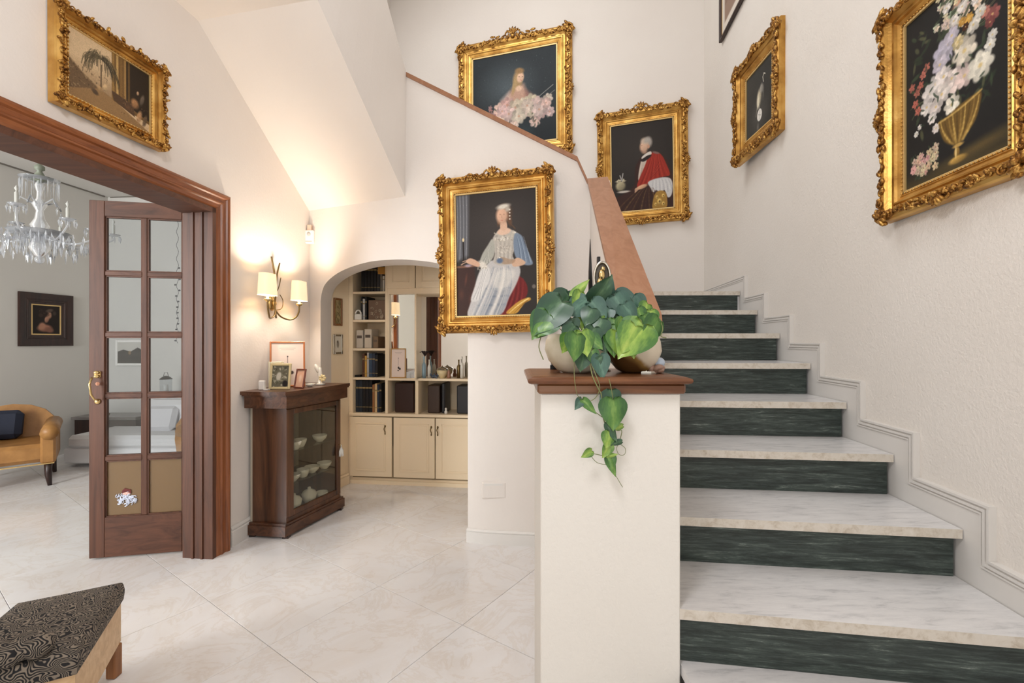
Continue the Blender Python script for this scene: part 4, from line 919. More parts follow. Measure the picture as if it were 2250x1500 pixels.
for (ys, zs) in ((3.147, 1.715), (3.531, 1.712)):
    zc = zs-.095
    a = lp(ys, zc, .12); mid = (3.35+ys)/2; k = 1 if ys > 3.35 else -1
    am = MB(); pts = [lp(3.35, 1.56, .045), lp(3.35+k*.04, 1.515, .06), lp(mid+k*.02, 1.495, .085), lp(ys-k*.03, 1.515, .11), lp(ys-k*.004, 1.56, .12), a]
    am.tube(cat(pts), .0062, 8); am.build('arm', M_BRONZE, sc)
    cu = MB(); cu.lathe([(.004, -.02), (.012, -.012), (.026, 0), (.024, .004), (.010, .006), (.010, .03)], 12, M=Matrix.Translation(a)); cu.build('candle_cup', M_BRASS, sc)
    sh = MB(); q = 24; vs = []; fs = []
    for zz, r1 in ((-.075, .074), (.075, .064)):
        for j in range(q):
            t = 6.2832*j/q; c_, s_ = math.cos(t), math.sin(t)
            ex = (abs(c_)**.55)*(1 if c_ > 0 else -1); ey = (abs(s_)**.55)*(1 if s_ > 0 else -1)
            p = lp(ys+ey*r1, zs+zz+.008, .12+ex*r1*.55); vs.append(p)
    for j in range(q): fs.append((j, (j+1) % q, q+(j+1) % q, q+j))
    sh.add(vs, fs, True); o = sh.build('lamp_shade', M_SHADE, sc)
    l = bpy.data.lights.new('sconce_bulb', 'POINT'); l.energy = 17.0; l.color = (1.0, .87, .72); l.shadow_soft_size = .03
    lo_ = bpy.data.objects.new('bulb_light', l); COL.objects.link(lo_); lo_.location = tuple(lp(ys, zs+.02, .12)-Vector(sc.location)); lo_.parent = sc
    bl = MB(); bl.ell(tuple(lp(ys, zs+.0, .12)), (.011, .011, .02)); bl.build('bulb', mat('bulb_glow'+str(ys), (255, 230, 190), .5, Emission_Color=L4((255, 214, 160)), Emission_Strength=6.0), sc)
# alarm box in the corner and its bracket
m = MB(); c = wp(684, 522); m.box((c.x-.045, c.y-.05, c.z-.058), (c.x+.040, c.y-.006, c.z+.055), bev=.008); al = m.thing('alarm_sensor', M_WHITE, 'small white alarm sensor high in the corner above the sconce', 'sensor')
m = MB(); m.box((c.x-.018, c.y-.04, c.z+.055), (c.x+.018, c.y-.006, c.z+.10)); m.build('bracket', flat('pink_beige_plastic', (214, 186, 166)), al)
m = MB(); m.box((c.x-.028, c.y-.053, c.z-.045), (c.x+.026, c.y-.05, c.z-.040)); m.ell((c.x, c.y-.05, c.z+.02), (.016, .008, .018)); m.build('lens', flat('grey_plastic', (188, 184, 180)), al)

# ------------------------------------------------------------------ display cabinet
cbn = empty('display_cabinet', (-1.6, 3.35, 0), 'dark walnut display cabinet with a glazed front standing against the left wall', 'cabinet')
A_, B_, C_, D_ = (-1.795, 3.085), (-1.52, 3.048), (-1.335, 3.63), (-1.735, 3.70)
def inset(poly, d):
    c = Vector((sum(p[0] for p in poly)/len(poly), sum(p[1] for p in poly)/len(poly)))
    return [tuple(c+(Vector(p)-c)*(1-d/((Vector(p)-c).length))) for p in poly]
base = [A_, B_, C_, D_]; body = inset(base, .035)
body[0] = (LX(3.11)+.02, 3.11)
m = MB(); m.prism(base, .018, .085); m.prism(inset(base, .012), .085, .100); m.build('plinth', M_CABH, cbn)
m = MB()
for p in (inset(base, .04)[1], inset(base, .04)[2], inset(base, .04)[0]): m.box((p[0]-.02, p[1]-.02, 0), (p[0]+.02, p[1]+.02, .018))
m.build('foot', M_DARKWOOD, cbn)
m = MB()
b0, b1, b2, b3 = [Vector((p[0], p[1], 0)) for p in body]
def slab(a, c, z0, z1, t, m):           # vertical slab from a to c, thickness t to the inside
    d = (c-a).normalized(); n = Vector((-d.y, d.x, 0))
    m.prism([(a.x, a.y), (c.x, c.y), (c.x+n.x*t, c.y+n.y*t), (a.x+n.x*t, a.y+n.y*t)], z0, z1)
slab(b0, b1, .10, .885, .02, m); m.build('side_panel', M_CAB, cbn)
m = MB(); slab(b1, b2, .10, .13, .024, m); slab(b1, b2, .87, .885, .024, m); slab(b2, b3, .10, .885, .02, m); m.build('carcass', M_CAB, cbn)
m = MB(); slab(b3, b0, .10, .885, .015, m); m.build('back_panel', flat('grey_lining', (170, 160, 144), .5), cbn)
df = (b2-b1).normalized(); FL = (b2-b1).length; dn2 = Vector((-df.y, df.x, 0))
cd = MB(); FM = frame2((b1.x, b1.y, 0), df)
cd.box((0, -.004, .13), (.065, .02, .87), M=FM, bev=.004); cd.box((FL-.045, -.004, .13), (FL, .02, .87), M=FM, bev=.004); cd.box((.065, -.004, .13), (FL-.045, .02, .17), M=FM, bev=.004); cd.box((.065, -.004, .83), (FL-.045, .02, .87), M=FM, bev=.004)
dr = cd.build('cabinet_door', M_CAB, cbn)
m = MB(); m.box((.065, .006, .17), (FL-.045, .009, .83), M=FM); m.build('glass', M_GLASSD, dr)
m = MB(); m.tube([FM @ Vector((FL-.022, -.004, .52)), FM @ Vector((FL-.022, -.022, .515))], .004, 6); m.build('key', M_BRASS, dr)
for zz in (.34, .56): m = MB(); m.prism([tuple(p) for p in inset(body, .035)], zz, zz+.006); m.build('glass_shelf', M_GLASSD, cbn)
m = MB(); m.prism([tuple(p) for p in inset(body, .02)], .10, .12); m.build('bottom_board', M_CABH, cbn)
cor = [(A_[0]-.0, A_[1]-.03), (B_[0]+.03, B_[1]-.055), (C_[0]+.035, C_[1]+.02), (D_[0]-.02, D_[1]+.02)]
cor[0] = (LX(3.03)+.004, 3.03); cor[3] = (LX(3.72)+.004, 3.72)
# slightly bowed front edges
def bow(p, q, d, n=6):
    p, q = Vector(p), Vector(q); t = (q-p); nn = Vector((t.y, -t.x)).normalized(); return [tuple(p+t*(i/n)+nn*d*math.sin(math.pi*i/n)) for i in range(n)]
co2 = bow(cor[0], cor[1], .012)+bow(cor[1], cor[2], .014)+[cor[2], cor[3]]
ci = inset(co2, .025)
for p in range(len(ci)):
    if ci[p][0] < LX(ci[p][1])+.005: ci[p] = (LX(ci[p][1])+.005, ci[p][1])
m = MB(); m.prism(ci, .885, .965); m.build('frieze', M_CABH, cbn)
m = MB(); m.prism(inset(co2, .01), .965, .975); m.prism(co2, .975, .997); m.build('cabinet_top', M_CABH, cbn)
def ton(z0, z1): pass
# tassel hanging from the key
p = FM @ Vector((FL-.022, -.026, .50)); m = MB(); m.tube([p+Vector((0, 0, .02)), p], .003, 5)
rs = random.Random(5)
for i in range(12): a = rs.random()*6.28; m.tube([p, p+Vector((.012*math.cos(a), .012*math.sin(a), -.03)), p+Vector((.016*math.cos(a), .016*math.sin(a), -.07))], [.005, .006, .003], 5)
m.thing('key_tassel', flat('white_tassel', (226, 222, 214), .8), 'white tassel hanging from the key of the display cabinet', 'tassel')
# crockery behind the glass
def cup(c, s, label, i):
    m = MB(); m.lathe([(0, 0), (.018, 0), (.022, .004), (.034, .03), (.037, .048), (.035, .048), (.031, .03), (.018, .008), (0, .007)], 16, M=Matrix.Translation(c) @ Matrix.Scale(s, 4))
    m.tube([Vector(c)+Vector((.032*math.cos(i)*s, .032*math.sin(i)*s, .04*s)), Vector(c)+Vector((.056*math.cos(i)*s, .056*math.sin(i)*s, .034*s)), Vector(c)+Vector((.05*math.cos(i)*s, .05*math.sin(i)*s, .014*s)), Vector(c)+Vector((.028*math.cos(i)*s, .028*math.sin(i)*s, .014*s))], .004*s, 5)
    return m.thing('cup', M_PORC, label, 'cup', None, c)
def bowl(c, r, h, label, name='bowl', mt=None):
    m = MB(); m.lathe([(0, 0), (r*.45, 0), (r*.5, h*.12), (r*.85, h*.5), (r, h), (r*.96, h), (r*.8, h*.5), (r*.4, h*.16), (0, h*.14)], 20, M=Matrix.Translation(c))
    return m.thing(name, mt or M_PORC, label, name, None, c)
for zz, its in ((.566, [('cup', .13, .05, 'white cup at the left of the cabinet top shelf'), ('cup', .20, .07, 'white cup second from left on the cabinet top shelf'), ('bowl', .40, .07, 'fluted oval white dish on the cabinet top shelf')]),
                (.346, [('bowl', .12, .06, 'white bowl at the left of the cabinet middle shelf'), ('cup', .22, .06, 'small white cup in the centre of the cabinet middle shelf'), ('bowl', .33, .08, 'white footed bowl on the cabinet middle shelf'), ('bowl', .45, .07, 'white dish at the right of the cabinet middle shelf')]),
                (.120, [('bowl', .14, .07, 'large white tureen at the left of the cabinet floor'), ('bowl', .29, .07, 'white covered dish in the centre of the cabinet floor'), ('cup', .41, .06, 'white jug at the right of the cabinet floor')])):
    for (kd, sx, dy, lb) in its:
        c = FM @ Vector((sx, dy, zz))
        if kd == 'cup': cup(tuple(c), 1.25, lb, sx*9)
        else:
            o = bowl(tuple(c), .055, .05 if zz > .2 else .085, lb)
            if zz < .2:
                lid = MB(); lid.lathe([(.055, .085), (.04, .105), (.012, .118), (.012, .13), (0, .134)], 16, M=Matrix.Translation(c)); lid.build('lid', M_PORC, o)
# ---- things on the cabinet
ZC = .997
def photo_frame(name, label, c, ang, w, h, fw, mt, pic, lean=.16, cat='picture frame', depth=.014, matw=0, rz_extra=0):
    rt = empty(name, c, label, cat, rot=(-lean, 0, ang))
    m = MB()
    for q in (((-w/2, 0, 0), (-w/2+fw, depth, h)), ((w/2-fw, 0, 0), (w/2, depth, h)), ((-w/2+fw, 0, 0), (w/2-fw, depth, fw)), ((-w/2+fw, 0, h-fw), (w/2-fw, depth, h))): m.box(q[0], q[1], bev=.003)
    m.build('frame', mt, rt, local=True)
    cvp = pic(); M_ = Matrix.Translation((0, depth*.55, h/2)); canvas_obj(cvp, w-2*fw, h-2*fw, rt, 0, 'print', M=M_)
    m = MB(); m.box((-w/2+.004, depth*.75, .004), (w/2-.004, depth, h-.004)); m.build('backing', M_DARKWOOD, rt, local=True)
    return rt
def pic_poster():
    c = Canvas(80, 110, .72, (232, 214, 202)); c.line([(.25, .12), (.75, .12)], .006, (168, 150, 140)); c.line([(.3, .16), (.7, .16)], .004, (180, 164, 154)); c.line([(.5, .34), (.5, .58)], .006, (90, 76, 70)); c.ell(.5, .32, .02, .02, (70, 60, 60), 0, .4)
    c.ell(.52, .66, .05, .05, (50, 44, 44), 0, .3); c.ell(.62, .70, .06, .05, (64, 54, 50), 0, .4); c.ell(.5, .76, .05, .03, (84, 70, 64), 0, .4); return c
def pic_photo():
    c = Canvas(60, 80, .75, (104, 100, 84)); c.scatter(90, (0, 0, 1, 1), .02, .12, [(64, 66, 52), (150, 146, 124), (196, 190, 170), (90, 84, 66)], .7, .5); c.ell(.4, .5, .14, .24, (206, 200, 186), 10, .4, .9); c.ell(.8, .85, .14, .18, (36, 32, 32), 0, .3); return c
def pic_pink():
    c = Canvas(40, 50, .8, (226, 178, 150)); c.ell(.5, .5, .2, .3, (238, 206, 184), 0, .6); return c
cA = Vector((-1.640, 3.30, ZC+.001))
photo_frame('framed_poster', 'tall orange wood framed pink print leaning at the back of the cabinet', (-1.643, 3.335, ZC+.001), math.radians(28), .235, .335, .012, flat('orange_wood', (188, 112, 60), .4), pic_poster, .13)
photo_frame('folding_photo_frame', 'champagne coloured double photo frame with a grey green photo on the cabinet', (-1.625, 3.175, ZC+.001), math.radians(2), .145, .18, .016, flat('champagne_frame', (214, 196, 150), .35), pic_photo, .14)
photo_frame('folding_photo_frame', 'second leaf of the double photo frame standing just behind it', (-1.664, 3.215, ZC+.001), math.radians(30), .10, .19, .014, flat('champagne_frame_b', (224, 214, 186), .35), pic_photo, .12)
photo_frame('small_photo_frame', 'small pinkish photo frame between the double frame and the figurine', (-1.525, 3.24, ZC+.001), math.radians(-22), .09, .14, .01, flat('red_brown_frame', (120, 62, 44), .35), pic_pink, .2)
m = MB(); m.box((-1.742, 3.12, ZC), (-1.70, 3.15, ZC+.065), bev=.006); m.box((-1.70, 3.112, ZC), (-1.672, 3.145, ZC+.008)); m.thing('plastic_device', M_WHITE, 'small white plastic device at the left end of the cabinet top', 'device')
fg = empty('figurine', (-1.475, 3.50, ZC+.001), 'white porcelain figurine with a shell flower on the right of the cabinet', 'figurine')
m = MB(); m.lathe([(0, 0), (.035, 0), (.04, .006), (.02, .012), (.014, .05), (.02, .08), (.012, .11), (.009, .13), (0, .135)], 14); m.ell((-.02, 0, .12), (.02, .018, .045), rot=Matrix.Rotation(-.5, 4, 'Y')); m.build('body', M_PORC, fg, local=True)
m = MB()
for i in range(7):
    a = i*.9; m.ell((.022+.016*math.cos(a), -.012, .052+.016*math.sin(a)), (.014, .008, .01), rot=Matrix.Rotation(-a, 4, 'Y'))
m.build('flower', flat('cream_petals', (236, 214, 160), .4), fg, local=True)
bowl((-1.49, 3.36, ZC+.001), .035, .02, 'small white saucer beside the figurine on the cabinet', 'saucer')

# ------------------------------------------------------------------ fitted bookcase in the niche
BU = Vector((.9929, -.1191, 0)); B0 = Vector((-1.534, 4.274, 0)); BM = frame2(B0, BU)
def bx(x):                                          # image x -> distance along the bookcase front
    t = (x-1125)/1000.0; Y = 4.09/(1+.12*t); return (t*Y-B0.x)/BU.x
def bz(x, y): t = (x-1125)/1000.0; return H+(750-y)/1000.0*4.09/(1+.12*t)
bc = empty('fitted_bookcase', tuple(B0), 'cream fitted bookcase with cupboards filling the arched niche', 'bookcase')
WB = 1.69
m = MB(); m.box((0, .32, .05), (WB, .34, 2.38), M=BM); m.build('back_panel', M_CREAM, bc)
m = MB()
xa, xb_, xc, xd = 0, bx(775), bx(846), bx(852); xe, xf = bx(912), bx(919)
z_led, z_top, z_b = bz(900, 831), bz(880, 641), bz(900, 909)
for (p, q, z0, z1) in ((0, xb_, .06, 2.38), (xc, xd, z_b, 2.38), (xe, xf, z_b, z_led), (WB-.04, WB, .06, 2.38)): m.box((p, 0, z0), (q, .32, z1), M=BM, bev=.002)
m.build('upright', M_CREAM, bc)
for yy in (640, 702, 765, 829): z = bz(810, yy); m = MB(); m.box((xb_, .006, z-.022), (xc, .32, z), M=BM, bev=.002); m.build('shelf', M_CREAM, bc)
m = MB(); m.box((xd, .0, z_led-.022), (WB-.04, .32, z_led), M=BM, bev=.002); m.build('ledge', M_CREAM, bc)
m = MB(); m.box((0, -.012, z_b-.028), (WB, .32, z_b), M=BM, bev=.004); m.build('counter', M_CREAM, bc)
# mirrors above the ledge
m = MB(); m.box((xd+.012, .03, z_led+.0), (xe-.004, .034, z_top-.02), M=BM); m.box((xe+.012, .15, z_led), (WB-.05, .154, z_top-.02), M=BM); m.build('mirror', M_MIRROR, bc)
m = MB(); m.box((xe-.004, .0, z_led), (xe+.012, .16, z_top-.02), M=BM); m.box((xd, .0, z_led), (xd+.012, .04, z_top-.02), M=BM); m.box((xd, 0, z_top-.02), (WB, .16, z_top+.03), M=BM); m.build('mirror_frame', M_CREAM, bc)
def cdoor(xa, xb, z0, z1, name='cupboard_door', hx=None, pend=True):
    m = MB(); m.box((xa, -.016, z0), (xb, .0, z1), M=BM, bev=.003); o = m.build(name, M_CREAM, bc)
    ins = .055; f = MB(); t = .006
    x0, x1, a0, a1 = xa+ins, xb-ins, z0+ins, z1-ins
    for q in (((x0, a0), (x1, a0+t)), ((x0, a1-t), (x1, a1)), ((x0, a0), (x0+t, a1)), ((x1-t, a0), (x1, a1))): f.box((q[0][0], -.021, q[0][1]), (q[1][0], -.015, q[1][1]), M=BM)
    x0 += .018; x1 -= .018; a0 += .018; a1 -= .018
    f.box((x0, -.018, a0), (x1, -.015, a1), M=BM, bev=.002); f.build('raised_panel', M_CREAM, o)
    if hx is not None:
        hz_ = z1-.115; k = MB(); k.ell((hx, -.02, hz_+.035), (.009, .006, .012), M=BM); k.ell((hx, -.02, hz_-.035), (.007, .006, .009), M=BM)
        k.tube([BM @ Vector((hx, -.022, hz_+.035)), BM @ Vector((hx-.006, -.032, hz_+.01)), BM @ Vector((hx+.004, -.032, hz_-.015)), BM @ Vector((hx, -.022, hz_-.035))], .0045, 6); k.build('handle', M_BRONZE, o)
zk = .075
cdoor(.02, bx(862), zk, z_b-.035, hx=bx(848)); cdoor(bx(866), bx(956), zk, z_b-.035, hx=bx(949)); cdoor(bx(958), bx(1052), zk, z_b-.035, hx=bx(963)); cdoor(bx(1056), WB-.02, zk, z_b-.035)
m = MB(); m.box((0, .002, z_b-.3), (WB, .02, z_b-.028), M=BM); m.box((0, .002, .06), (WB, .03, z_b-.03), M=BM); m.build('carcass_front', flat('cabinet_shadow_gap', (150, 130, 100), .6), bc)
m = MB(); m.box((0, .012, 0), (WB, .05, zk), M=BM); m.box((0, -.004, 0), (WB, .012, .035), M=BM); m.build('kick_board', M_CREAM, bc)
cdoor(xd-.004, bx(913), z_top+.03, 2.36, 'upper_door'); cdoor(bx(914.5), bx(985), z_top+.03, 2.36, 'upper_door'); cdoor(bx(987), WB-.04, z_top+.03, 2.36, 'upper_door')
# books
books = {}
def book(x, z, th, h, dp, col, label, group, y=.04, lean=0, name='book'):
    key = (round(th, 3), round(h, 3), col)
    m = MB(); m.box((0, 0, 0), (th, dp, h), bev=.0015)
    o = bpy.data.objects.new(name, m.mesh(name, books.setdefault(col, flat('book_cloth', col, .45)))); COL.objects.link(o)
    o.matrix_world = BM @ Matrix.Translation((x, y, z)) @ Matrix.Rotation(lean, 4, 'Y'); tag(o, label, 'book', group)
    if h > .12:
        bm_ = books.setdefault('band', flat('spine_band', (150, 128, 84), .4))
        for (q0, q1) in ((.74, .79), (.15, .17)):
            b_ = MB(); b_.box((.0, -.0012, h*q0), (th, 0, h*q1)); b_.build('spine_band', bm_, o, local=True)
    return o
rs = random.Random(9)
def row(z, items, group, y=.05, start=None):
    x = start if start is not None else xb_+.004
    for (th, h, col, lb, ln) in items: book(x, z, th, h, .19, col, lb, group, y, ln); x += th+.003+abs(math.sin(ln))*h
z1_ = bz(810, 640)+.001
bk = (20, 20, 24); nv = (28, 34, 52)
row(z1_, [(.028, .27, bk, w+' black book on the top bookcase shelf', 0) for w in ('leftmost tall', 'second tall', 'third tall', 'fourth tall', 'fifth tall')]+[(.03, .26, (40, 40, 44), 'dark grey book in the row on the top bookcase shelf', 0), (.02, .17, (120, 110, 100), 'short grey book beside the yellow folder on the top shelf', 0), (.018, .15, (206, 198, 184), 'thin white book on the top bookcase shelf', 0), (.022, .16, bk, 'short black book at the right of the top bookcase shelf', 0)], 'books on the top bookcase shelf', start=xb_+.06)
m = MB(); m.box((xc-.085, .03, z1_+.165), (xc-.004, .2, z1_+.23), M=BM, bev=.003); m.thing('folder', flat('ochre_card', (186, 132, 52), .6), 'ochre folder lying across the books of the top shelf', 'folder')
z2_ = bz(810, 702)+.001
row(z2_, [(.018, .22, bk, 'slim black book on the second shelf behind the white ornament', 0), (.02, .2, (190, 186, 180), 'slim silver book on the second shelf', 0), (.016, .22, bk, 'black book in the middle of the second shelf', 0)], 'books on the second bookcase shelf', start=xb_+.055)
m = MB(); m.box((xb_+.135, .04, z2_), (xc-.006, .2, z2_+.185), M=BM, bev=.004); o = m.thing('carved_box', flat('brown_box', (110, 84, 64), .5), 'brown carved box with scrolling relief on the second shelf', 'box')
m = MB()
for i in range(16): cx, cz = xb_+.155+rs.random()*(xc-xb_-.185), z2_+.02+rs.random()*.15; scroll(m, (cx, cz), .016, rs.random()*6, 1.1, .003, .038, 1, 4)
m.v = [tuple(BM @ Vector(v)) for v in m.v]; m.build('relief', flat('pale_relief', (186, 166, 140), .5), o)
m = MB(); q = [BM @ Vector((xb_+.045+.026*math.cos(a), .02, z2_+.055+.034*math.sin(a))) for a in [math.radians(d) for d in range(0, 181, 20)]]; m.tube(q, .008, 6); m.box((xb_+.012, .005, z2_), (xb_+.078, .04, z2_+.055), M=BM, bev=.006); m.thing('arched_ornament', M_PORC, 'white arched ornament at the left of the second shelf', 'ornament')
z3_ = bz(810, 765)+.001
for i, (x0, w0, h0, c0, lb) in enumerate(((.02, .065, .17, (196, 184, 168), 'pale grey striped box at the left of the third shelf'), (.10, .07, .18, (206, 192, 172), 'beige box in the middle of the third shelf'), (.185, .05, .11, (120, 96, 72), 'small brown box at the right of the third shelf'))):
    m = MB(); m.box((xb_+x0, .03, z3_), (xb_+x0+w0, .2, z3_+h0), M=BM, bev=.004); o = m.thing('storage_box', flat('box_card', c0, .6), lb, 'box'); m = MB(); m.box((xb_+x0+.01, .028, z3_+h0*.55), (xb_+x0+w0-.01, .031, z3_+h0*.7), M=BM); m.build('label_strip', flat('strip', (90, 76, 66), .6), o)
z4_ = bz(810, 829)+.001
row(z4_, [(.022, .22, (84, 50, 34), 'brown leather book at the left of the fourth shelf', 0), (.02, .2, (196, 150, 70), 'golden book on the fourth shelf', 0), (.016, .23, (186, 184, 182), 'grey book on the fourth shelf', 0), (.03, .22, (46, 66, 90), 'blue book on the fourth shelf', 0), (.026, .22, (36, 44, 60), 'dark blue book on the fourth shelf', 0), (.024, .21, bk, 'black book on the fourth shelf', 0)], 'books on the fourth bookcase shelf', start=xb_+.07)
m = MB(); m.box((xb_+.015, .01, z4_), (xb_+.06, .10, z4_+.02), M=BM, bev=.003); m.thing('remote_control', M_BLACK, 'small black box lying at the left of the fourth shelf', 'box')
z5_ = z_b+.001
row(z5_, [(.03, .30, (30, 40, 52), w+' tall dark blue binder in the bottom left compartment', 0) for w in ('leftmost', 'second')]+[(.03, .30, bk, w+' tall black binder right of the blue binders in the bottom compartment', 0) for w in ('first', 'middle', 'last')]+[(.02, .26, (150, 100, 60), 'tan book standing in the bottom left compartment', 0), (.022, .27, (206, 176, 130), 'cream book standing in the bottom left compartment', 0), (.018, .26, (34, 50, 70), 'slim blue book in the bottom left compartment', 0), (.02, .27, bk, 'black book at the right of the bottom left compartment', 0)], 'books in the bottom left compartment', start=xb_+.006)
for (x0, x1, h0, c0, lb) in ((bx(862), bx(905), .28, (52, 30, 22), 'dark brown box in the centre bottom compartment'), (bx(935), bx(962), .26, (60, 40, 28), 'brown leather case in the right bottom compartment'), (bx(966), bx(974), .28, bk, 'thin black binder beside the brown leather case'), (bx(1000), bx(1032), .26, (28, 24, 26), 'black case at the right end of the bottom compartment')):
    m = MB(); m.box((x0, .06, z5_), (x1, .26, z5_+h0), M=BM, bev=.008); m.thing('storage_case', flat('case_hide', c0, .4), lb, 'case')
m = MB(); m.lathe([(0, 0), (.014, 0), (.016, .02), (.008, .035), (.012, .05), (0, .06)], 10, M=BM @ Matrix.Translation((bx(978), .03, z5_))); m.thing('small_figurine', M_PORC, 'tiny pale figurine at the edge of the right bottom compartment', 'figurine')
zL = z_led+.001
photo_frame('leaning_print', 'gilt framed pink print leaning against the bookcase mirror', tuple(BM @ Vector((bx(873), -.0+.012, zL))), math.atan2(BU.y, BU.x), .145, .275, .008, flat('thin_gilt', (196, 150, 80), .35), pic_poster, .03)
def bottle(x, y, h, r, mt, lb, name='bottle'):
    m = MB(); m.lathe([(0, 0), (r, .001), (r, h*.55), (r*.8, h*.66), (r*.35, h*.74), (r*.35, h*.95), (r*.45, h*.96), (r*.45, h), (0, h)], 14, M=BM @ Matrix.Translation((x, y, zL))); return m.thing(name, mt, lb, name)
GB = mat('pale_blue_glass', (170, 200, 214), .08, 0, Transmission_Weight=.5)
bottle(bx(928), .05, .20, .018, GB, 'tall pale blue glass bottle on the mirror ledge'); bottle(bx(938), .07, .17, .016, M_PORC, 'white bottle on the mirror ledge'); bottle(bx(1012), .06, .20, .017, M_PORC, 'white bottle at the right of the mirror ledge'); bottle(bx(1003), .09, .17, .02, M_BRONZE, 'bronze candlestick at the right of the mirror ledge', 'candlestick')
m = MB()
for i in range(9): a = i*.7; m.tube([BM @ Vector((bx(930), .05, zL+.20)), BM @ Vector((bx(930)+.03*math.cos(a), .05+.02*math.sin(a), zL+.25)), BM @ Vector((bx(930)+.05*math.cos(a), .05+.02*math.sin(a), zL+.235))], [.002, .005, .002], 4)
m.thing('dried_flowers', flat('dark_dried_petals', (60, 44, 40), .8), 'dark dried flowers in the blue glass bottle on the ledge', 'flowers')
bb = bowl(tuple(BM @ Vector((bx(968), .06, zL))), .055, .075, 'cream pot with a silver lid on the mirror ledge', 'pot', flat('cream_glaze', (216, 196, 150), .3))
m = MB(); m.lathe([(.057, .075), (.05, .09), (.02, .10), (.008, .11), (0, .118)], 16, M=BM @ Matrix.Translation((bx(968), .06, zL))); m.build('lid', M_STEEL, bb)
m = MB()
for i in range(7): m.ell(tuple(BM @ Vector((bx(944)+i*.011, .04+.01*math.sin(i), zL+.02+.012*math.cos(i*2)))), (.012, .01, .014))
m.thing('porcelain_flowers', flat('dark_blue_porcelain', (70, 80, 96), .3), 'cluster of dark porcelain flowers lying on the mirror ledge', 'ornament')
m = MB(); m.lathe([(0, 0), (.018, 0), (.02, .02), (.012, .04), (.016, .055), (.008, .075), (0, .08)], 12, M=BM @ Matrix.Translation((bx(984), .04, zL))); m.thing('salt_cellar', flat('brown_white_glaze', (150, 104, 80), .3), 'small brown and white pot right of the cream pot', 'pot')
# pictures on the niche's left side wall
nd_ = Vector((-1.534-J.x, 4.274-J.y, 0)).normalized(); NN = Vector((nd_.y, -nd_.x, 0))
def side_pic(s, z, w, h, name, label, mt, pic):
    c = Vector((J.x, J.y, 0))+nd_*s+NN*.016; c.z = z-h/2
    photo_frame(name, label, tuple(c), math.atan2(nd_.y, nd_.x), w, h, .018, mt, pic, 0, 'picture')
def pic_tree():
    c = Canvas(50, 80, .6, (160, 140, 100)); c.scatter(60, (0, 0, 1, 1), .03, .15, [(110, 96, 60), (190, 170, 120), (84, 76, 50)], .6); return c
def pic_draw():
    c = Canvas(50, 70, .7, (216, 206, 188)); c.ell(.5, .5, .16, .28, (120, 110, 96), 0, .5, .8); c.ell(.45, .35, .1, .1, (90, 82, 74), 0, .5, .8); return c
side_pic(.075, H+.065*4.12, .11, .25, 'niche_picture', 'brown framed picture hanging on the niche side wall', flat('brown_gilt', (128, 84, 44), .4), pic_tree)
side_pic(.075, H-.006*4.12, .12, .18, 'niche_picture', 'silver framed drawing below the brown framed picture in the niche', M_STEEL, pic_draw)
# wall socket plate low on the pier
c = wp(1085, 1076); m = MB(); m.box((c.x-.078, c.y-.012, c.z-.052), (c.x+.078, c.y+.004, c.z+.052), bev=.005); o = m.thing('wall_socket', M_WALL, 'wall coloured cover plate low on the wall beside the pillar', 'socket')
m = MB(); m.box((c.x-.06, c.y-.0135, c.z+.032), (c.x+.06, c.y-.011, c.z+.046)); m.build('slot', M_TRIM, o)
# ------------------------------------------------------------------ things on the pillar
ZP = 1.2265
def pot_geo(r, h, mouth):
    return [(0, 0), (r*.42, 0), (r*.62, h*.08), (r*.88, h*.32), (r, h*.60), (r*.96, h*.84), (r*mouth, h), (r*mouth*.92, h), (r*.86, h*.80), (r*.88, h*.5), (r*.5, h*.12), (0, h*.1)]
PC1 = P(1266, 812, 1.53); PC1.z = ZP; PC2 = P(1392, 812, 1.535); PC2.z = ZP
potm1 = mat('cream_glazed_ceramic', rough=.25, build=lambda nt, b: setc(nt, b, ramp(nt, noise(nt, coords(nt), 9, 4), [(.35, (216, 206, 176)), (.6, (232, 224, 204))])))
def _pot2(nt, b):
    tc = nt.nodes.new('ShaderNodeTexCoord'); sp = nt.nodes.new('ShaderNodeSeparateXYZ'); nt.links.new(tc.outputs['Object'], sp.inputs[0])
    n = noise(nt, coords(nt), 10, 3); a = nt.nodes.new('ShaderNodeMath'); a.operation = 'MULTIPLY_ADD'; nt.links.new(n, a.inputs[0]); a.inputs[1].default_value = .04
    x = nt.nodes.new('ShaderNodeMath'); x.operation = 'MULTIPLY_ADD'; nt.links.new(sp.outputs[0], x.inputs[0]); x.inputs[1].default_value = .55; nt.links.new(sp.outputs[2], x.inputs[2]); nt.links.new(x.outputs[0], a.inputs[2])
    setc(nt, b, ramp(nt, a.outputs[0], [(.040, (96, 66, 36)), (.060, (158, 124, 70)), (.072, (226, 214, 192))]))
potm2 = mat('bronze_dipped_ceramic', rough=.2, build=_pot2)
pp1 = empty('potted_plant', tuple(PC1), 'trailing heart leaved plant in a round cream bowl on the pillar', 'plant')
m = MB(); m.lathe(pot_geo(.106, .128, .88), 28); m.build('pot', potm1, pp1, local=True)
m = MB(); m.lathe([(0, .112), (.09, .112)], 18); m.build('soil', flat('dark_soil', (30, 24, 20), .95), pp1, local=True)
pp2 = empty('potted_plant', tuple(PC2), 'lime leaved plant in a bronze and cream bowl on the pillar', 'plant')
m = MB(); m.lathe(pot_geo(.092, .12, .9), 28); m.build('pot', potm2, pp2, local=True)
m = MB(); m.lathe([(0, .102), (.08, .102)], 18); m.build('soil', flat('dark_soil_b', (30, 24, 20), .95), pp2, local=True)
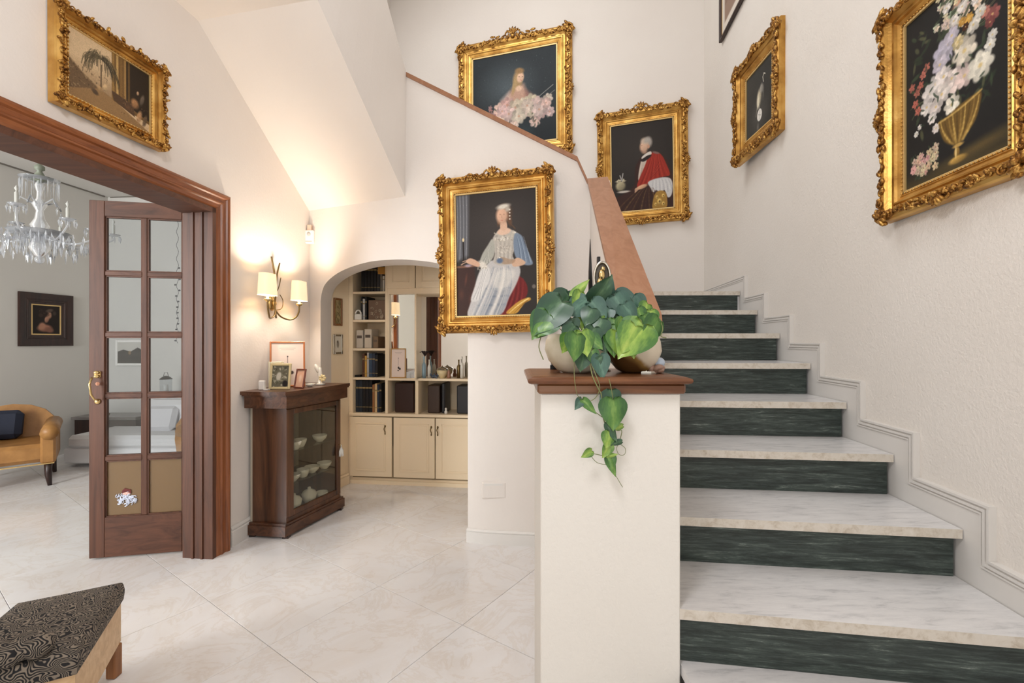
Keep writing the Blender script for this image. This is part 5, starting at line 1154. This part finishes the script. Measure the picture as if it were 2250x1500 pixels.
# heart shaped leaf meshes, unit length: base at origin, tip at -y... laid out in x-z with front -y
def leaf_mesh(wd, curl, mt):
    K = 13; vs = [(0, 0, .0)]; fs = []; C_ = (-1, -.66, -.33, 0, .33, .66, 1)
    for i in range(K):
        t = (i+.35)/K; w = .53*(math.sin(math.pi*min(1, t**.62)))**.75*(1-.18*t); z = .10-1.08*t
        for c in C_:
            zz = z if abs(c) > .01 else min(z, -.005)
            zz += (.05*abs(c)*(1-t)**3)
            vs.append((c*w*wd, .035*(1-abs(c))-.02*math.sin(t*3)+curl*abs(c)*w*.32+.012*math.sin(t*9+c*2), zz))
    n = len(C_)
    for r_ in range(K-1):
        for c in range(n-1): a = 1+r_*n+c; fs.append((a, a+n, a+n+1, a+1))
    for c in range(n-1): fs.append((0, 1+c, 2+c))
    vs.append((0, .05, -1.03)); t = len(vs)-1; a = 1+(K-1)*n
    for c in range(n-1): fs.append((a+c, t, a+c+1))
    m = MB(); m.add(vs, fs, True); return m.mesh('leaf', mt)
LEAF = {k: [leaf_mesh(1.0, .5, mt), leaf_mesh(.8, -.3, mt), leaf_mesh(.5, .9, mt)] for k, mt in (('D', M_LEAFD), ('T', M_LEAFT), ('L', M_LEAFL), ('M', M_LEAFM))}
rs = random.Random(21)
def leaf(root, x, y, tx, ty, kind, shape=0, D=1.46, tilt=0.3, yaw=None, name='leaf'):
    """base at image point (x,y), tip at (tx,ty) at about depth D"""
    a = P(x, y, D); b_ = P(tx, ty, D-.03); v = b_-a; ln = v.length
    ang = math.atan2(v.x, -v.z)
    o = bpy.data.objects.new(name, LEAF[kind][shape]); COL.objects.link(o); o.parent = root
    o.location = a-root_loc(root)
    yw = rs.uniform(-.45, .45) if yaw is None else yaw
    o.rotation_euler = (Matrix.Rotation(-ang, 3, 'Y') @ Matrix.Rotation(-tilt*.6, 3, 'X') @ Matrix.Rotation(yw, 3, 'Z')).to_euler()
    s = ln/max(.6, math.cos(tilt*.6)); o.scale = (s, s, s); return o
def stem(root, pts, r=.0016, D=1.47, name='stem'):
    m = MB(); m.tube(cat([P(p[0], p[1], p[2] if len(p) > 2 else D) for p in pts]), r, 5); return m.build(name, M_STEM, root)
lv1 = [(1234, 662, 1172, 735, 'D', 1, 1.42), (1250, 652, 1205, 690, 'D', 0, 1.46), (1258, 650, 1293, 616, 'L', 2, 1.45), (1262, 655, 1222, 668, 'T', 1, 1.48), (1290, 660, 1247, 690, 'T', 0, 1.43), (1275, 642, 1262, 672, 'L', 1, 1.44),
       (1222, 672, 1180, 712, 'T', 0, 1.44), (1205, 690, 1172, 742, 'M', 0, 1.41), (1228, 675, 1224, 716, 'M', 0, 1.42), (1240, 690, 1200, 716, 'D', 1, 1.43), (1215, 700, 1186, 735, 'M', 0, 1.40), (1256, 700, 1262, 728, 'D', 0, 1.41), (1270, 690, 1282, 722, 'L', 2, 1.43),
       (1302, 668, 1345, 606, 'D', 1, 1.46), (1330, 672, 1346, 606, 'T', 2, 1.48), (1298, 664, 1332, 700, 'T', 0, 1.42), (1300, 678, 1290, 712, 'D', 0, 1.41), (1290, 695, 1316, 728, 'T', 0, 1.43), (1268, 735, 1264, 790, 'M', 0, 1.35), (1278, 728, 1292, 778, 'L', 0, 1.37), (1252, 738, 1240, 770, 'L', 0, 1.37),
       (1305, 720, 1296, 768, 'D', 1, 1.39), (1284, 772, 1278, 812, 'D', 0, 1.38), (1300, 770, 1312, 800, 'M', 1, 1.37), (1318, 780, 1326, 830, 'T', 1, 1.36), (1316, 735, 1334, 770, 'D', 0, 1.40), (1232, 648, 1212, 664, 'M', 2, 1.50), (1312, 652, 1290, 676, 'M', 1, 1.47), (1322, 700, 1304, 742, 'D', 0, 1.40),
       (1245, 668, 1240, 700, 'T', 0, 1.44), (1216, 682, 1196, 700, 'D', 0, 1.45), (1280, 668, 1300, 690, 'D', 1, 1.46), (1262, 715, 1240, 742, 'D', 0, 1.39), (1296, 740, 1322, 762, 'M', 0, 1.38)]
lv2 = [(1352, 655, 1408, 668, 'T', 0, 1.49), (1350, 650, 1385, 692, 'T', 0, 1.45), (1368, 652, 1352, 700, 'D', 0, 1.46), (1390, 655, 1420, 690, 'T', 0, 1.48), (1372, 668, 1400, 706, 'T', 0, 1.43), (1338, 678, 1325, 712, 'T', 1, 1.44),
       (1336, 700, 1332, 738, 'L', 0, 1.41), (1352, 702, 1352, 742, 'M', 0, 1.40), (1372, 702, 1366, 738, 'L', 0, 1.40), (1390, 698, 1400, 728, 'L', 0, 1.41), (1402, 676, 1418, 704, 'M', 0, 1.44), (1424, 668, 1414, 694, 'L', 0, 1.46), (1430, 682, 1440, 712, 'L', 0, 1.45), (1416, 692, 1436, 716, 'M', 0, 1.43),
       (1412, 712, 1362, 784, 'L', 0, 1.375), (1396, 716, 1372, 772, 'L', 0, 1.37), (1356, 728, 1362, 778, 'L', 0, 1.385), (1344, 738, 1352, 780, 'M', 1, 1.39), (1448, 704, 1418, 746, 'M', 0, 1.39), (1436, 700, 1450, 732, 'M', 0, 1.41), (1340, 714, 1336, 752, 'M', 1, 1.40), (1384, 742, 1396, 782, 'L', 0, 1.375), (1410, 738, 1402, 764, 'M', 0, 1.385), (1362, 680, 1340, 690, 'D', 0, 1.47), (1420, 724, 1404, 744, 'L', 1, 1.39)]
for (x, y, tx, ty, k, s, D) in lv1: leaf(pp1, x, y, tx, ty, k, s, D)
for (x, y, tx, ty, k, s, D) in lv2: leaf(pp2, x, y, tx, ty, k, s, D)
for pts in ([(1266, 740), (1240, 715), (1208, 718)], [(1266, 742), (1256, 700), (1230, 672)], [(1270, 740), (1290, 705), (1315, 722)], [(1268, 740), (1300, 700), (1305, 665)], [(1262, 742), (1240, 722), (1215, 700)], [(1276, 740), (1300, 718), (1330, 728)], [(1205, 716), (1230, 722), (1238, 735)], [(1190, 736, 1.40), (1184, 762, 1.40), (1194, 790, 1.40)]): stem(pp1, pts)
for pts in ([(1392, 740), (1380, 700), (1360, 660)], [(1392, 740), (1410, 705), (1426, 672)], [(1395, 742), (1430, 715), (1452, 705)], [(1400, 740), (1412, 716), (1414, 700)], [(1450, 700, 1.4), (1456, 722, 1.4), (1452, 738, 1.4), (1464, 742, 1.4)]): stem(pp2, pts)
# vine over the edge of the cap
DV = 1.335
stem(pp1, [(1285, 772, 1.42), (1296, 800, 1.37), (1302, 826, 1.325), (1316, 856, 1.325), (1322, 870, 1.33), (1326, 920, 1.345), (1340, 960, 1.35), (1336, 1002, 1.35)], .0018)
stem(pp1, [(1298, 796, 1.37), (1310, 826, 1.325), (1318, 852, 1.325), (1308, 874, 1.34), (1290, 884, 1.345)], .0013); stem(pp1, [(1308, 905, 1.345), (1322, 915, 1.345), (1326, 916, 1.345)], .0013); stem(pp1, [(1262, 790, 1.40), (1262, 828, 1.325), (1268, 866, 1.33), (1280, 880, 1.345)], .0010)
stem(pp1, [(1338, 832, 1.325), (1346, 870, 1.33), (1352, 940, 1.345), (1366, 945, 1.345), (1362, 966, 1.345)], .0013); stem(pp1, [(1362, 975, 1.345), (1374, 985, 1.345), (1372, 998, 1.345), (1360, 998, 1.345), (1355, 984, 1.345), (1362, 968, 1.345)], .0009)
stem(pp1, [(1294, 994, 1.345), (1312, 998, 1.345), (1346, 1005, 1.345)], .0012); stem(pp1, [(1296, 998, 1.345), (1312, 1016, 1.345), (1336, 1021, 1.345)], .0009); stem(pp1, [(1354, 1046, 1.345), (1362, 1060, 1.345), (1368, 1070, 1.345)], .0009)
for (x, y, tx, ty, k, s, D, tl) in ((1344, 858, 1350, 900, 'D', 0, 1.335, .2), (1330, 862, 1326, 884, 'T', 2, 1.335, .1), (1348, 878, 1352, 945, 'M', 0, 1.325, .15), (1336, 930, 1358, 970, 'D', 2, 1.33, .1), (1340, 950, 1338, 982, 'L', 0, 1.33, .1), (1340, 976, 1332, 1004, 'L', 1, 1.335, .1), (1368, 936, 1352, 946, 'L', 2, 1.335, .1), (1366, 970, 1354, 980, 'D', 2, 1.335, .1), (1338, 1002, 1356, 1048, 'M', 2, 1.335, .1), (1340, 1000, 1350, 1030, 'M', 1, 1.34, .1), (1282, 878, 1310, 908, 'M', 2, 1.335, .1), (1278, 876, 1272, 894, 'T', 1, 1.34, .1), (1300, 990, 1290, 1004, 'L', 1, 1.335, .1), (1334, 1002, 1348, 1006, 'L', 2, 1.335, .1), (1306, 800, 1320, 790, 'D', 1, 1.36, .2)): leaf(pp1, x, y, tx, ty, k, s, D, tl, .1)
# tall black sculpture, base block, silver oval ornament, shell with glass ball
def cone_slab(m, pts): pass
sc2 = empty('black_sculpture', (.305, 1.70, ZP), 'tall slender black sculpture of two tapering blades behind the plant', 'sculpture')
m = MB(); zt = 1.33+.225*1.70-ZP
m.add([(-.022, -.01, 0), (-.006, -.01, 0), (-.004, -.008, zt*.6), (-.013, -.006, zt), (-.018, -.008, zt*.75), (-.022, .012, 0), (-.006, .012, 0), (-.004, .01, zt*.6), (-.013, .008, zt), (-.018, .01, zt*.75)],
      [(0, 1, 2, 3, 4), (9, 8, 7, 6, 5), (0, 5, 6, 1), (1, 6, 7, 2), (2, 7, 8, 3), (3, 8, 9, 4), (4, 9, 5, 0)]); m.build('left_blade', M_BLACK, sc2, local=True)
zt2 = 1.33+.186*1.70-ZP; m = MB()
m.add([(.004, -.01, 0), (.024, -.01, 0), (.024, -.006, zt2), (.013, -.006, zt2), (.004, .012, 0), (.024, .012, 0), (.024, .008, zt2), (.013, .008, zt2)], [(0, 1, 2, 3), (7, 6, 5, 4), (0, 4, 5, 1), (1, 5, 6, 2), (2, 6, 7, 3), (3, 7, 4, 0)]); m.build('right_blade', M_BLACK, sc2, local=True)
m = MB(); m.box((-.035, -.03, 0), (.035, .03, .012), bev=.003); m.build('foot', M_BLACK, sc2, local=True)
c = P(1221, 808, 1.70); m = MB(); m.box((c.x-.017, c.y-.02, ZP), (c.x+.017, c.y+.02, ZP+.04), bev=.003); m.box((c.x-.022, c.y-.024, ZP), (c.x-.012, c.y-.01, ZP+.016)); m.thing('black_block', M_BLACK, 'small black block behind the left plant bowl on the pillar', 'ornament')
so = empty('silver_ornament', tuple(Vector((P(1323, 700, 1.60).x, 1.60, ZP))), 'silver oval ornament with a gilt figure behind the plant', 'ornament')
m = MB(); zc = H+.140*1.60-ZP; q = [(.030*math.cos(a)*.95, 0, zc+.055*math.sin(a)) for a in [math.radians(d) for d in range(0, 361, 15)]]; m.tube([Vector(p) for p in q], .0045, 6, caps=False); m.build('oval_rim', M_STEEL, so, local=True)
m = MB(); m.ell((0, .004, zc), (.028, .003, .052), k=14, rows=8); m.build('oval_plate', flat('dark_plate', (70, 62, 50), .3), so, local=True)
m = MB(); m.ell((-.002, -.004, zc+.01), (.012, .008, .02)); m.ell((.002, -.006, zc+.03), (.008, .007, .009)); m.ell((-.008, -.004, zc-.018), (.012, .007, .018)); m.build('gilt_figure', M_BRASS, so, local=True)
m = MB(); m.tube([Vector((0, 0, 0)), Vector((0, 0, zc-.055))], .006, 8); m.lathe([(0, 0), (.03, 0), (.028, .006), (.01, .012), (0, .013)], 14); m.build('stand', M_STEEL, so, local=True)
sh = empty('seashell_ornament', tuple(Vector((P(1440, 808, 1.50).x, 1.50, ZP))), 'pinkish shell ornament with a pale blue ball beside the bronze bowl', 'ornament')
m = MB()
for i in range(9): t = i/8; m.ell((-.015+.034*t, -.004+.01*math.sin(i), .014+.006*math.sin(i*1.7)), (.011, .014, .016), rot=Matrix.Rotation(t*2, 4, 'Y'))
m.build('shell', flat('pink_brown_shell', (176, 140, 122), .3), sh, local=True)
m = MB(); m.ell((.014, 0, .034), (.0175, .0175, .0175), k=12, rows=8); m.build('ball', flat('pale_blue_ball', (190, 204, 222), .12), sh, local=True)
m = MB(); m.prism([(-.05, -.01), (-.02, -.02), (.0, -.012), (.01, .012), (-.04, .012)], 0, .006); m.prism([(-.048, -.006), (-.03, -.008), (-.024, .006)], .004, .014); m.build('foil_wrap', M_STEEL, sh, local=True)

# ------------------------------------------------------------------ bench in the foreground
bn = empty('footstool', (-1.64, 1.53, 0), 'low stool with black and grey maze patterned upholstery and pale wood side', 'stool')
Q1, Q2 = Vector((-1.575, 1.845, 0)), Vector((-1.368, 1.430, 0)); Lf = Vector((-.270, -.150, 0))
def cush(poly, z0, z1, e, name, mt, par):
    c = Vector((sum(p.x for p in poly)/4, sum(p.y for p in poly)/4, 0)); m = MB(); vs = []; fs = []; K = 12
    def ring(ins, z):
        out = []
        for i in range(4):
            p, q = poly[i], poly[(i+1) % 4]
            for k in range(K): v = p+(q-p)*(k/K); d = (v-c); out.append(c+d*(1-ins/d.length)+Vector((0, 0, z)))
        return out
    prof = [(.0, z0), (-.004, z0+.02), (-.006, (z0+z1)/2), (0, z1-e), (e*.35, z1-e*.35), (e, z1), (e*3, z1+.004)]
    for (i_, z) in prof: vs += ring(i_, z)
    n = 4*K
    for r in range(len(prof)-1):
        for j in range(n): jj = (j+1) % n; fs.append((r*n+j, r*n+jj, r*n+n+jj, r*n+n+j))
    vs.append(c+Vector((0, 0, z1+.006))); t = len(vs)-1; a = (len(prof)-1)*n
    for j in range(n): fs.append((a+j, a+(j+1) % n, t))
    m.add(vs, fs, True); return m.build(name, mt, par)
poly = [Q1, Q1+Lf, Q2+Lf*1.15, Q2]
cush(poly, .285, .36, .014, 'seat', M_WEAVE, bn)
wi_ = [p+(Vector((-1.62, 1.56, 0))-p)*.035 for p in poly]
m = MB(); m.prism([(p.x, p.y) for p in wi_], .125, .287); m.build('wooden_side', M_PALEWOOD, bn)
for p in wi_:
    m = MB(); c = p+(Vector((-1.62, 1.56, 0))-p)*.10; m.box((c.x-.019, c.y-.019, 0), (c.x+.019, c.y+.019, .126), bev=.004); m.build('foot', M_FOOTWOOD, bn)
m = MB(); rc = P(20, 1490, 1.22)
m = MB()
for i in range(7): t = i/6; m.ell((-1.455-.15*t, 1.40+.006*math.sin(i*2)-.083*t, .395+.004*math.sin(i*2.3)), (.035, .042, .034), k=12, rows=8)
m.thing('bolster', M_WEAVE, 'rolled patterned bolster at the near corner of the footstool', 'cushion', None)

# ------------------------------------------------------------------ living room: armchairs, daybed, tables, chandelier
def armchair(name, label, group=None):
    rt = empty(name, (0, 0, 0), label, 'armchair', group)
    m = MB(); m.box((-.36, -.36, .26), (.36, .34, .46), bev=.04); m.build('seat', M_LEATHER, rt, local=True)
    m = MB(); pts = []; n = 10     # arched back
    out = [(-.34, .24), (-.36, .5), (-.34, .66), (-.26, .76), (-.14, .82), (0, .84), (.14, .82), (.26, .76), (.34, .66), (.36, .5), (.34, .24)]
    m.prism([(x, z) for x, z in out], -.07, .07, M=Matrix.Translation((0, .34, 0)) @ Matrix.Rotation(math.pi/2-.12, 4, 'X')); m.build('backrest', M_LEATHER, rt, local=True)
    for s in (-1, 1):
        m = MB(); m.box((s*.33-.06, -.38, .24), (s*.33+.06, .36, .56), bev=.02); m.tube([Vector((s*.34, -.40, .575)), Vector((s*.34, .34, .60))], .075, 12); m.build('arm', M_LEATHER, rt, local=True)
    for (x, y) in ((-.33, -.33), (.33, -.33), (-.33, .32), (.33, .32)):
        m = MB(); m.tube([Vector((x, y, .27)), Vector((x, y*1.02, .12)), Vector((x*1.04, y*1.06, 0))], [.036, .03, .018], 8); m.build('leg', M_DARKWOOD, rt, local=True)
    m = MB(); m.sweep([(-.37, -.37, .245), (.37, -.37, .245), (.37, .36, .245), (-.37, .36, .245)], [(-.004, -.006), (.008, -.006), (.008, .006), (-.004, .006)], closed=True); m.build('nail_trim', M_BRASS, rt, local=True)
    return rt
ac = armchair('armchair', 'tan leather armchair with dark legs at the left edge of the doorway')
ac.location = (-4.695, 4.24, 0); ac.rotation_euler = (0, 0, math.radians(42)); ac.scale = (.85,)*3
m = MB(); m.box((-.2, -.07, 0), (.2, .07, .34), bev=.05); nc = m.thing('navy_cushion', M_NAVY, 'navy blue cushion on the tan leather armchair', 'cushion', None, (0, 0, 0)); nc.location = (-4.87, 4.31, .40); nc.rotation_euler = (-.25, 0, math.radians(30)); nc.scale = (.8,)*3
ac2 = armchair('armchair', 'tan armchair seen through the right hand panes of the door'); ac2.location = (-2.64, 4.3, 0); ac2.rotation_euler = (0, 0, math.radians(60)); ac2.scale = (.85,)*3
dbd = empty('daybed', (-4.0, 5.0, 0), 'white upholstered daybed behind the glazed door', 'daybed')
m = MB(); m.box((-4.74, 4.80, .04), (-3.3, 5.38, .20), bev=.015); m.build('base', M_WFAB, dbd)
m = MB(); m.box((-4.70, 4.79, .20), (-3.3, 5.38, .335), bev=.035); m.build('mattress', M_WFAB, dbd)
m = MB(); m.box((-4.2, 5.18, .335), (-3.3, 5.38, .66), bev=.05); m.build('back_cushion', M_WFAB, dbd)
for i, x in enumerate((-3.95, -3.6)):
    m = MB(); m.box((-.17, -.05, 0), (.17, .05, .28), bev=.04); o = m.thing('white_cushion', flat('pillow_white', (206, 204, 206), .9), 'white cushion leaning on the left of the daybed back' if not i else 'white cushion leaning on the right of the daybed back', 'cushion', None, (0, 0, 0)); o.location = (x, 5.08, .33); o.rotation_euler = (-.35, 0, .1-.3*i)
tb_ = empty('side_table', (-4.9, 5.55, 0), 'low dark side table with grey top behind the armchair', 'table')
m = MB(); m.box((-5.22, 5.38, .40), (-4.45, 5.74, .435), bev=.004); m.build('table_top', flat('grey_stone', (110, 104, 100), .3), tb_)
m = MB(); m.box((-5.2, 5.41, .22), (-4.47, 5.72, .40)); m.build('drawer_box', M_DARKWOOD, tb_)
for (x, y) in ((-5.19, 5.42), (-4.49, 5.42), (-5.19, 5.70), (-4.49, 5.70)): m = MB(); m.box((x-.018, y-.018, 0), (x+.018, y+.018, .22)); m.build('leg', M_DARKWOOD, tb_)
m = MB(); m.lathe([(0, 0), (.05, 0), (.06, .02), (.03, .035), (.045, .06), (0, .07)], 12, M=Matrix.Translation((-4.93, 5.5, .436))); m.thing('dark_bowl', M_BRONZE, 'small dark bowl on the grey topped side table', 'bowl')
# white sideboard with a framed picture and a lantern
sb = empty('sideboard', (-4.0, 5.6, 0), 'white sideboard behind the daybed seen through the door panes', 'sideboard')
m = MB(); m.box((-4.40, 5.45, .66), (-3.1, 5.68, .70), bev=.004); m.build('top', M_WHITE, sb); m = MB(); m.box((-4.38, 5.47, .08), (-3.12, 5.67, .66)); m.build('body', M_WFAB, sb)
for i in range(3): m = MB(); m.box((-4.36+i*.42, 5.455, .1), (-3.96+i*.42, 5.47, .64), bev=.004); o = m.build('door', M_WHITE, sb); m = MB(); m.ell((-4.0+i*.42, 5.45, .4), (.012, .012, .012)); m.build('knob', M_BRASS, o)
def pic_hills():
    c = Canvas(90, 60, 1.5, (196, 192, 184)); c.poly([(0, .45), (.2, .35), (.45, .45), (.7, .25), (1, .5), (1, 1), (0, 1)], (46, 44, 42), .03); c.ell(.42, .5, .10, .12, (150, 118, 84), 0, .5, .8); c.ell(.6, .75, .3, .1, (30, 28, 28), 0, .5); return c
photo_frame('hills_picture', 'white framed picture of dark hills above the sideboard', (-4.88, 5.835, 1.02), -.0995, .46, .33, .03, M_WHITE, pic_hills, 0, 'picture')
ln_ = empty('lantern', (-4.22, 5.55, .701), 'small glass lantern with dark metal caps on the sideboard', 'lantern')
m = MB(); m.lathe([(0, 0), (.07, 0), (.07, .02), (0, .02)], 16); m.build('base', M_BLACK, ln_, local=True)
m = MB(); m.lathe([(.06, .02), (.062, .17)], 16); m.build('glass', M_GLASS, ln_, local=True)
m = MB(); m.lathe([(.07, .17), (.05, .19), (.02, .21), (0, .212)], 16); m.tube([Vector((-.03, 0, .20)), Vector((-.02, 0, .25)), Vector((.02, 0, .25)), Vector((.03, 0, .20))], .003, 5); m.build('cap', M_BLACK, ln_, local=True)
m = MB(); m.lathe([(0, .02), (.025, .02), (.025, .10), (0, .10)], 12); m.build('candle', M_WHITE, ln_, local=True)
m = MB(); p0 = P(390, 655, 4.9)
pts = [Vector((p0.x+.012*math.sin(i*1.3), p0.y, 3.2-i*.03)) for i in range(64)]; m.tube(pts, .0025, 4)
for i in range(36, 64, 2): m.ell(tuple(pts[i]+Vector((.012*(-1)**(i//2), 0, 0))), (.014, .004, .010))
m.thing('hanging_garland', flat('dark_garland', (60, 62, 66), .6), 'thin dark garland hanging behind the door panes', 'garland')

# chandelier
CX, CY = -3.55, 3.42
ch = empty('chandelier', (CX, CY, 3.2), 'crystal chandelier hanging in the living room', 'chandelier')
CM = Matrix.Translation((CX, CY, 0))
GR = flat('grey_green_metal', (128, 134, 118), .4)
m = MB(); m.tube([Vector((CX, CY, 3.2)), Vector((CX, CY, 2.64))], .011, 8); m.lathe([(0, 3.2), (.06, 3.2), (.05, 3.16), (.012, 3.13)], 14, M=CM); m.lathe([(.011, 2.66), (.03, 2.645), (.03, 2.62), (.014, 2.61), (.035, 2.57), (.05, 2.54), (.0, 2.535)], 14, M=CM); m.build('stem', GR, ch)
m = MB(); m.lathe([(.02, 2.545), (.07, 2.535), (.11, 2.545), (.115, 2.552), (.07, 2.548), (.02, 2.553)], 18, M=CM); m.build('glass_dish', M_CRYSTAL, ch)
m = MB(); m.lathe([(.012, 2.54), (.03, 2.50), (.016, 2.45), (.02, 2.40), (.045, 2.36), (.02, 2.31), (.03, 2.25), (.055, 2.2), (.03, 2.13), (.05, 2.08), (.06, 2.03), (.03, 1.98), (0, 1.95)], 16, M=CM); m.build('glass_column', M_CRYSTAL, ch)
m = MB(); m.lathe([(.04, 2.14), (.15, 2.12), (.18, 2.15), (.175, 2.155), (.14, 2.13), (.04, 2.15)], 20, M=CM); m.build('lower_dish', M_CRYSTAL, ch)
dm = MB(); dm.add([(0, 0, 0), (.009, 0, -.022), (0, .005, -.022), (-.009, 0, -.022), (0, -.005, -.022), (0, 0, -.062)], [(0, 1, 2), (0, 2, 3), (0, 3, 4), (0, 4, 1), (5, 2, 1), (5, 3, 2), (5, 4, 3), (5, 1, 4)]); drop = dm.mesh('crystal_drop', M_CRYSTAL)
lm = MB(); lm.add([(0, 0, 0), (.006, 0, -.02), (0, .004, -.02), (-.006, 0, -.02), (0, -.004, -.02), (0, 0, -.15)], [(0, 1, 2), (0, 2, 3), (0, 3, 4), (0, 4, 1), (5, 2, 1), (5, 3, 2), (5, 4, 3), (5, 1, 4)]); pris = lm.mesh('long_prism', M_CRYSTAL)
for i in range(18): a = i*.349; inst(pris, 'long_prism', ch, (.105*math.cos(a), .105*math.sin(a), 2.54-3.2), (0, 0, a))
NA = 10
for i in range(NA):
    a = i*6.2832/NA+.2; rr_ = .42 if i % 2 else .38; ca, sa = math.cos(a), math.sin(a); zc = 2.19 if i % 2 else 2.25
    m = MB(); pts = []
    for (r, z) in ((.03, 2.14), (.12, 2.09), (.22, 2.07), (.32, 2.10), (rr_, 2.16), (rr_, zc)): pts.append(Vector((CX+r*ca, CY+r*sa, z)))
    m.tube(cat(pts, 3), .0065, 7); am = m.build('arm', M_CRYSTAL, ch)
    m = MB(); m.lathe([(0, zc-.004), (.03, zc), (.048, zc+.014), (.045, zc+.016), (0, zc+.004)], 14, M=Matrix.Translation((CX+rr_*ca, CY+rr_*sa, 0))); m.build('drip_pan', M_CRYSTAL, am)
    m = MB(); m.lathe([(.011, zc+.01), (.011, zc+.09), (.004, zc+.10), (.012, zc+.12), (0, zc+.145)], 10, M=Matrix.Translation((CX+rr_*ca, CY+rr_*sa, 0))); m.build('candle_tube', flat('pale_candle', (196, 196, 190), .4), am)
    for k in range(6):
        q = k*1.047; inst(drop, 'crystal_drop', am, (rr_*ca+.045*math.cos(q), rr_*sa+.045*math.sin(q), zc+.008-3.2), (0, 0, q))
    for k in range(4):
        t = (k+1)/5; r = .1+t*(rr_-.1); z = 2.09+.015*math.sin(t*9); inst(drop, 'crystal_drop', am, (r*ca, r*sa, z-.01-3.2), (0, 0, a), (1.1, 1.1, 1.2))
rs = random.Random(3)
for ring_, n, z, s in ((.17, 16, 2.14, 1.3), (.12, 12, 2.06, 1.3), (.06, 8, 2.0, 1.3), (.26, 22, 2.09, 1.2), (.33, 28, 2.12, 1.3), (.20, 16, 2.02, 1.2), (.10, 12, 2.13, 1.5)):
    for k in range(n): q = k*6.2832/n; inst(drop, 'crystal_drop', ch, (ring_*math.cos(q), ring_*math.sin(q), z-3.2), (0, 0, q), (s, s, s*1.1))
m = MB(); m.ell((CX, CY, 1.945), (.03, .03, .03), k=12, rows=8); m.build('bottom_ball', M_CRYSTAL, ch)
for k in range(5):
    q = k*1.256; m = MB(); m.tube([Vector((CX+.03*math.cos(q), CY+.03*math.sin(q), 2.36)), Vector((CX+.10*math.cos(q), CY+.10*math.sin(q), 2.40)), Vector((CX+.13*math.cos(q), CY+.13*math.sin(q), 2.34))], .006, 6); a_ = m.build('upper_scroll', M_CRYSTAL, ch)
    inst(drop, 'crystal_drop', a_, (.13*math.cos(q), .13*math.sin(q), 2.335-3.2), (0, 0, q))
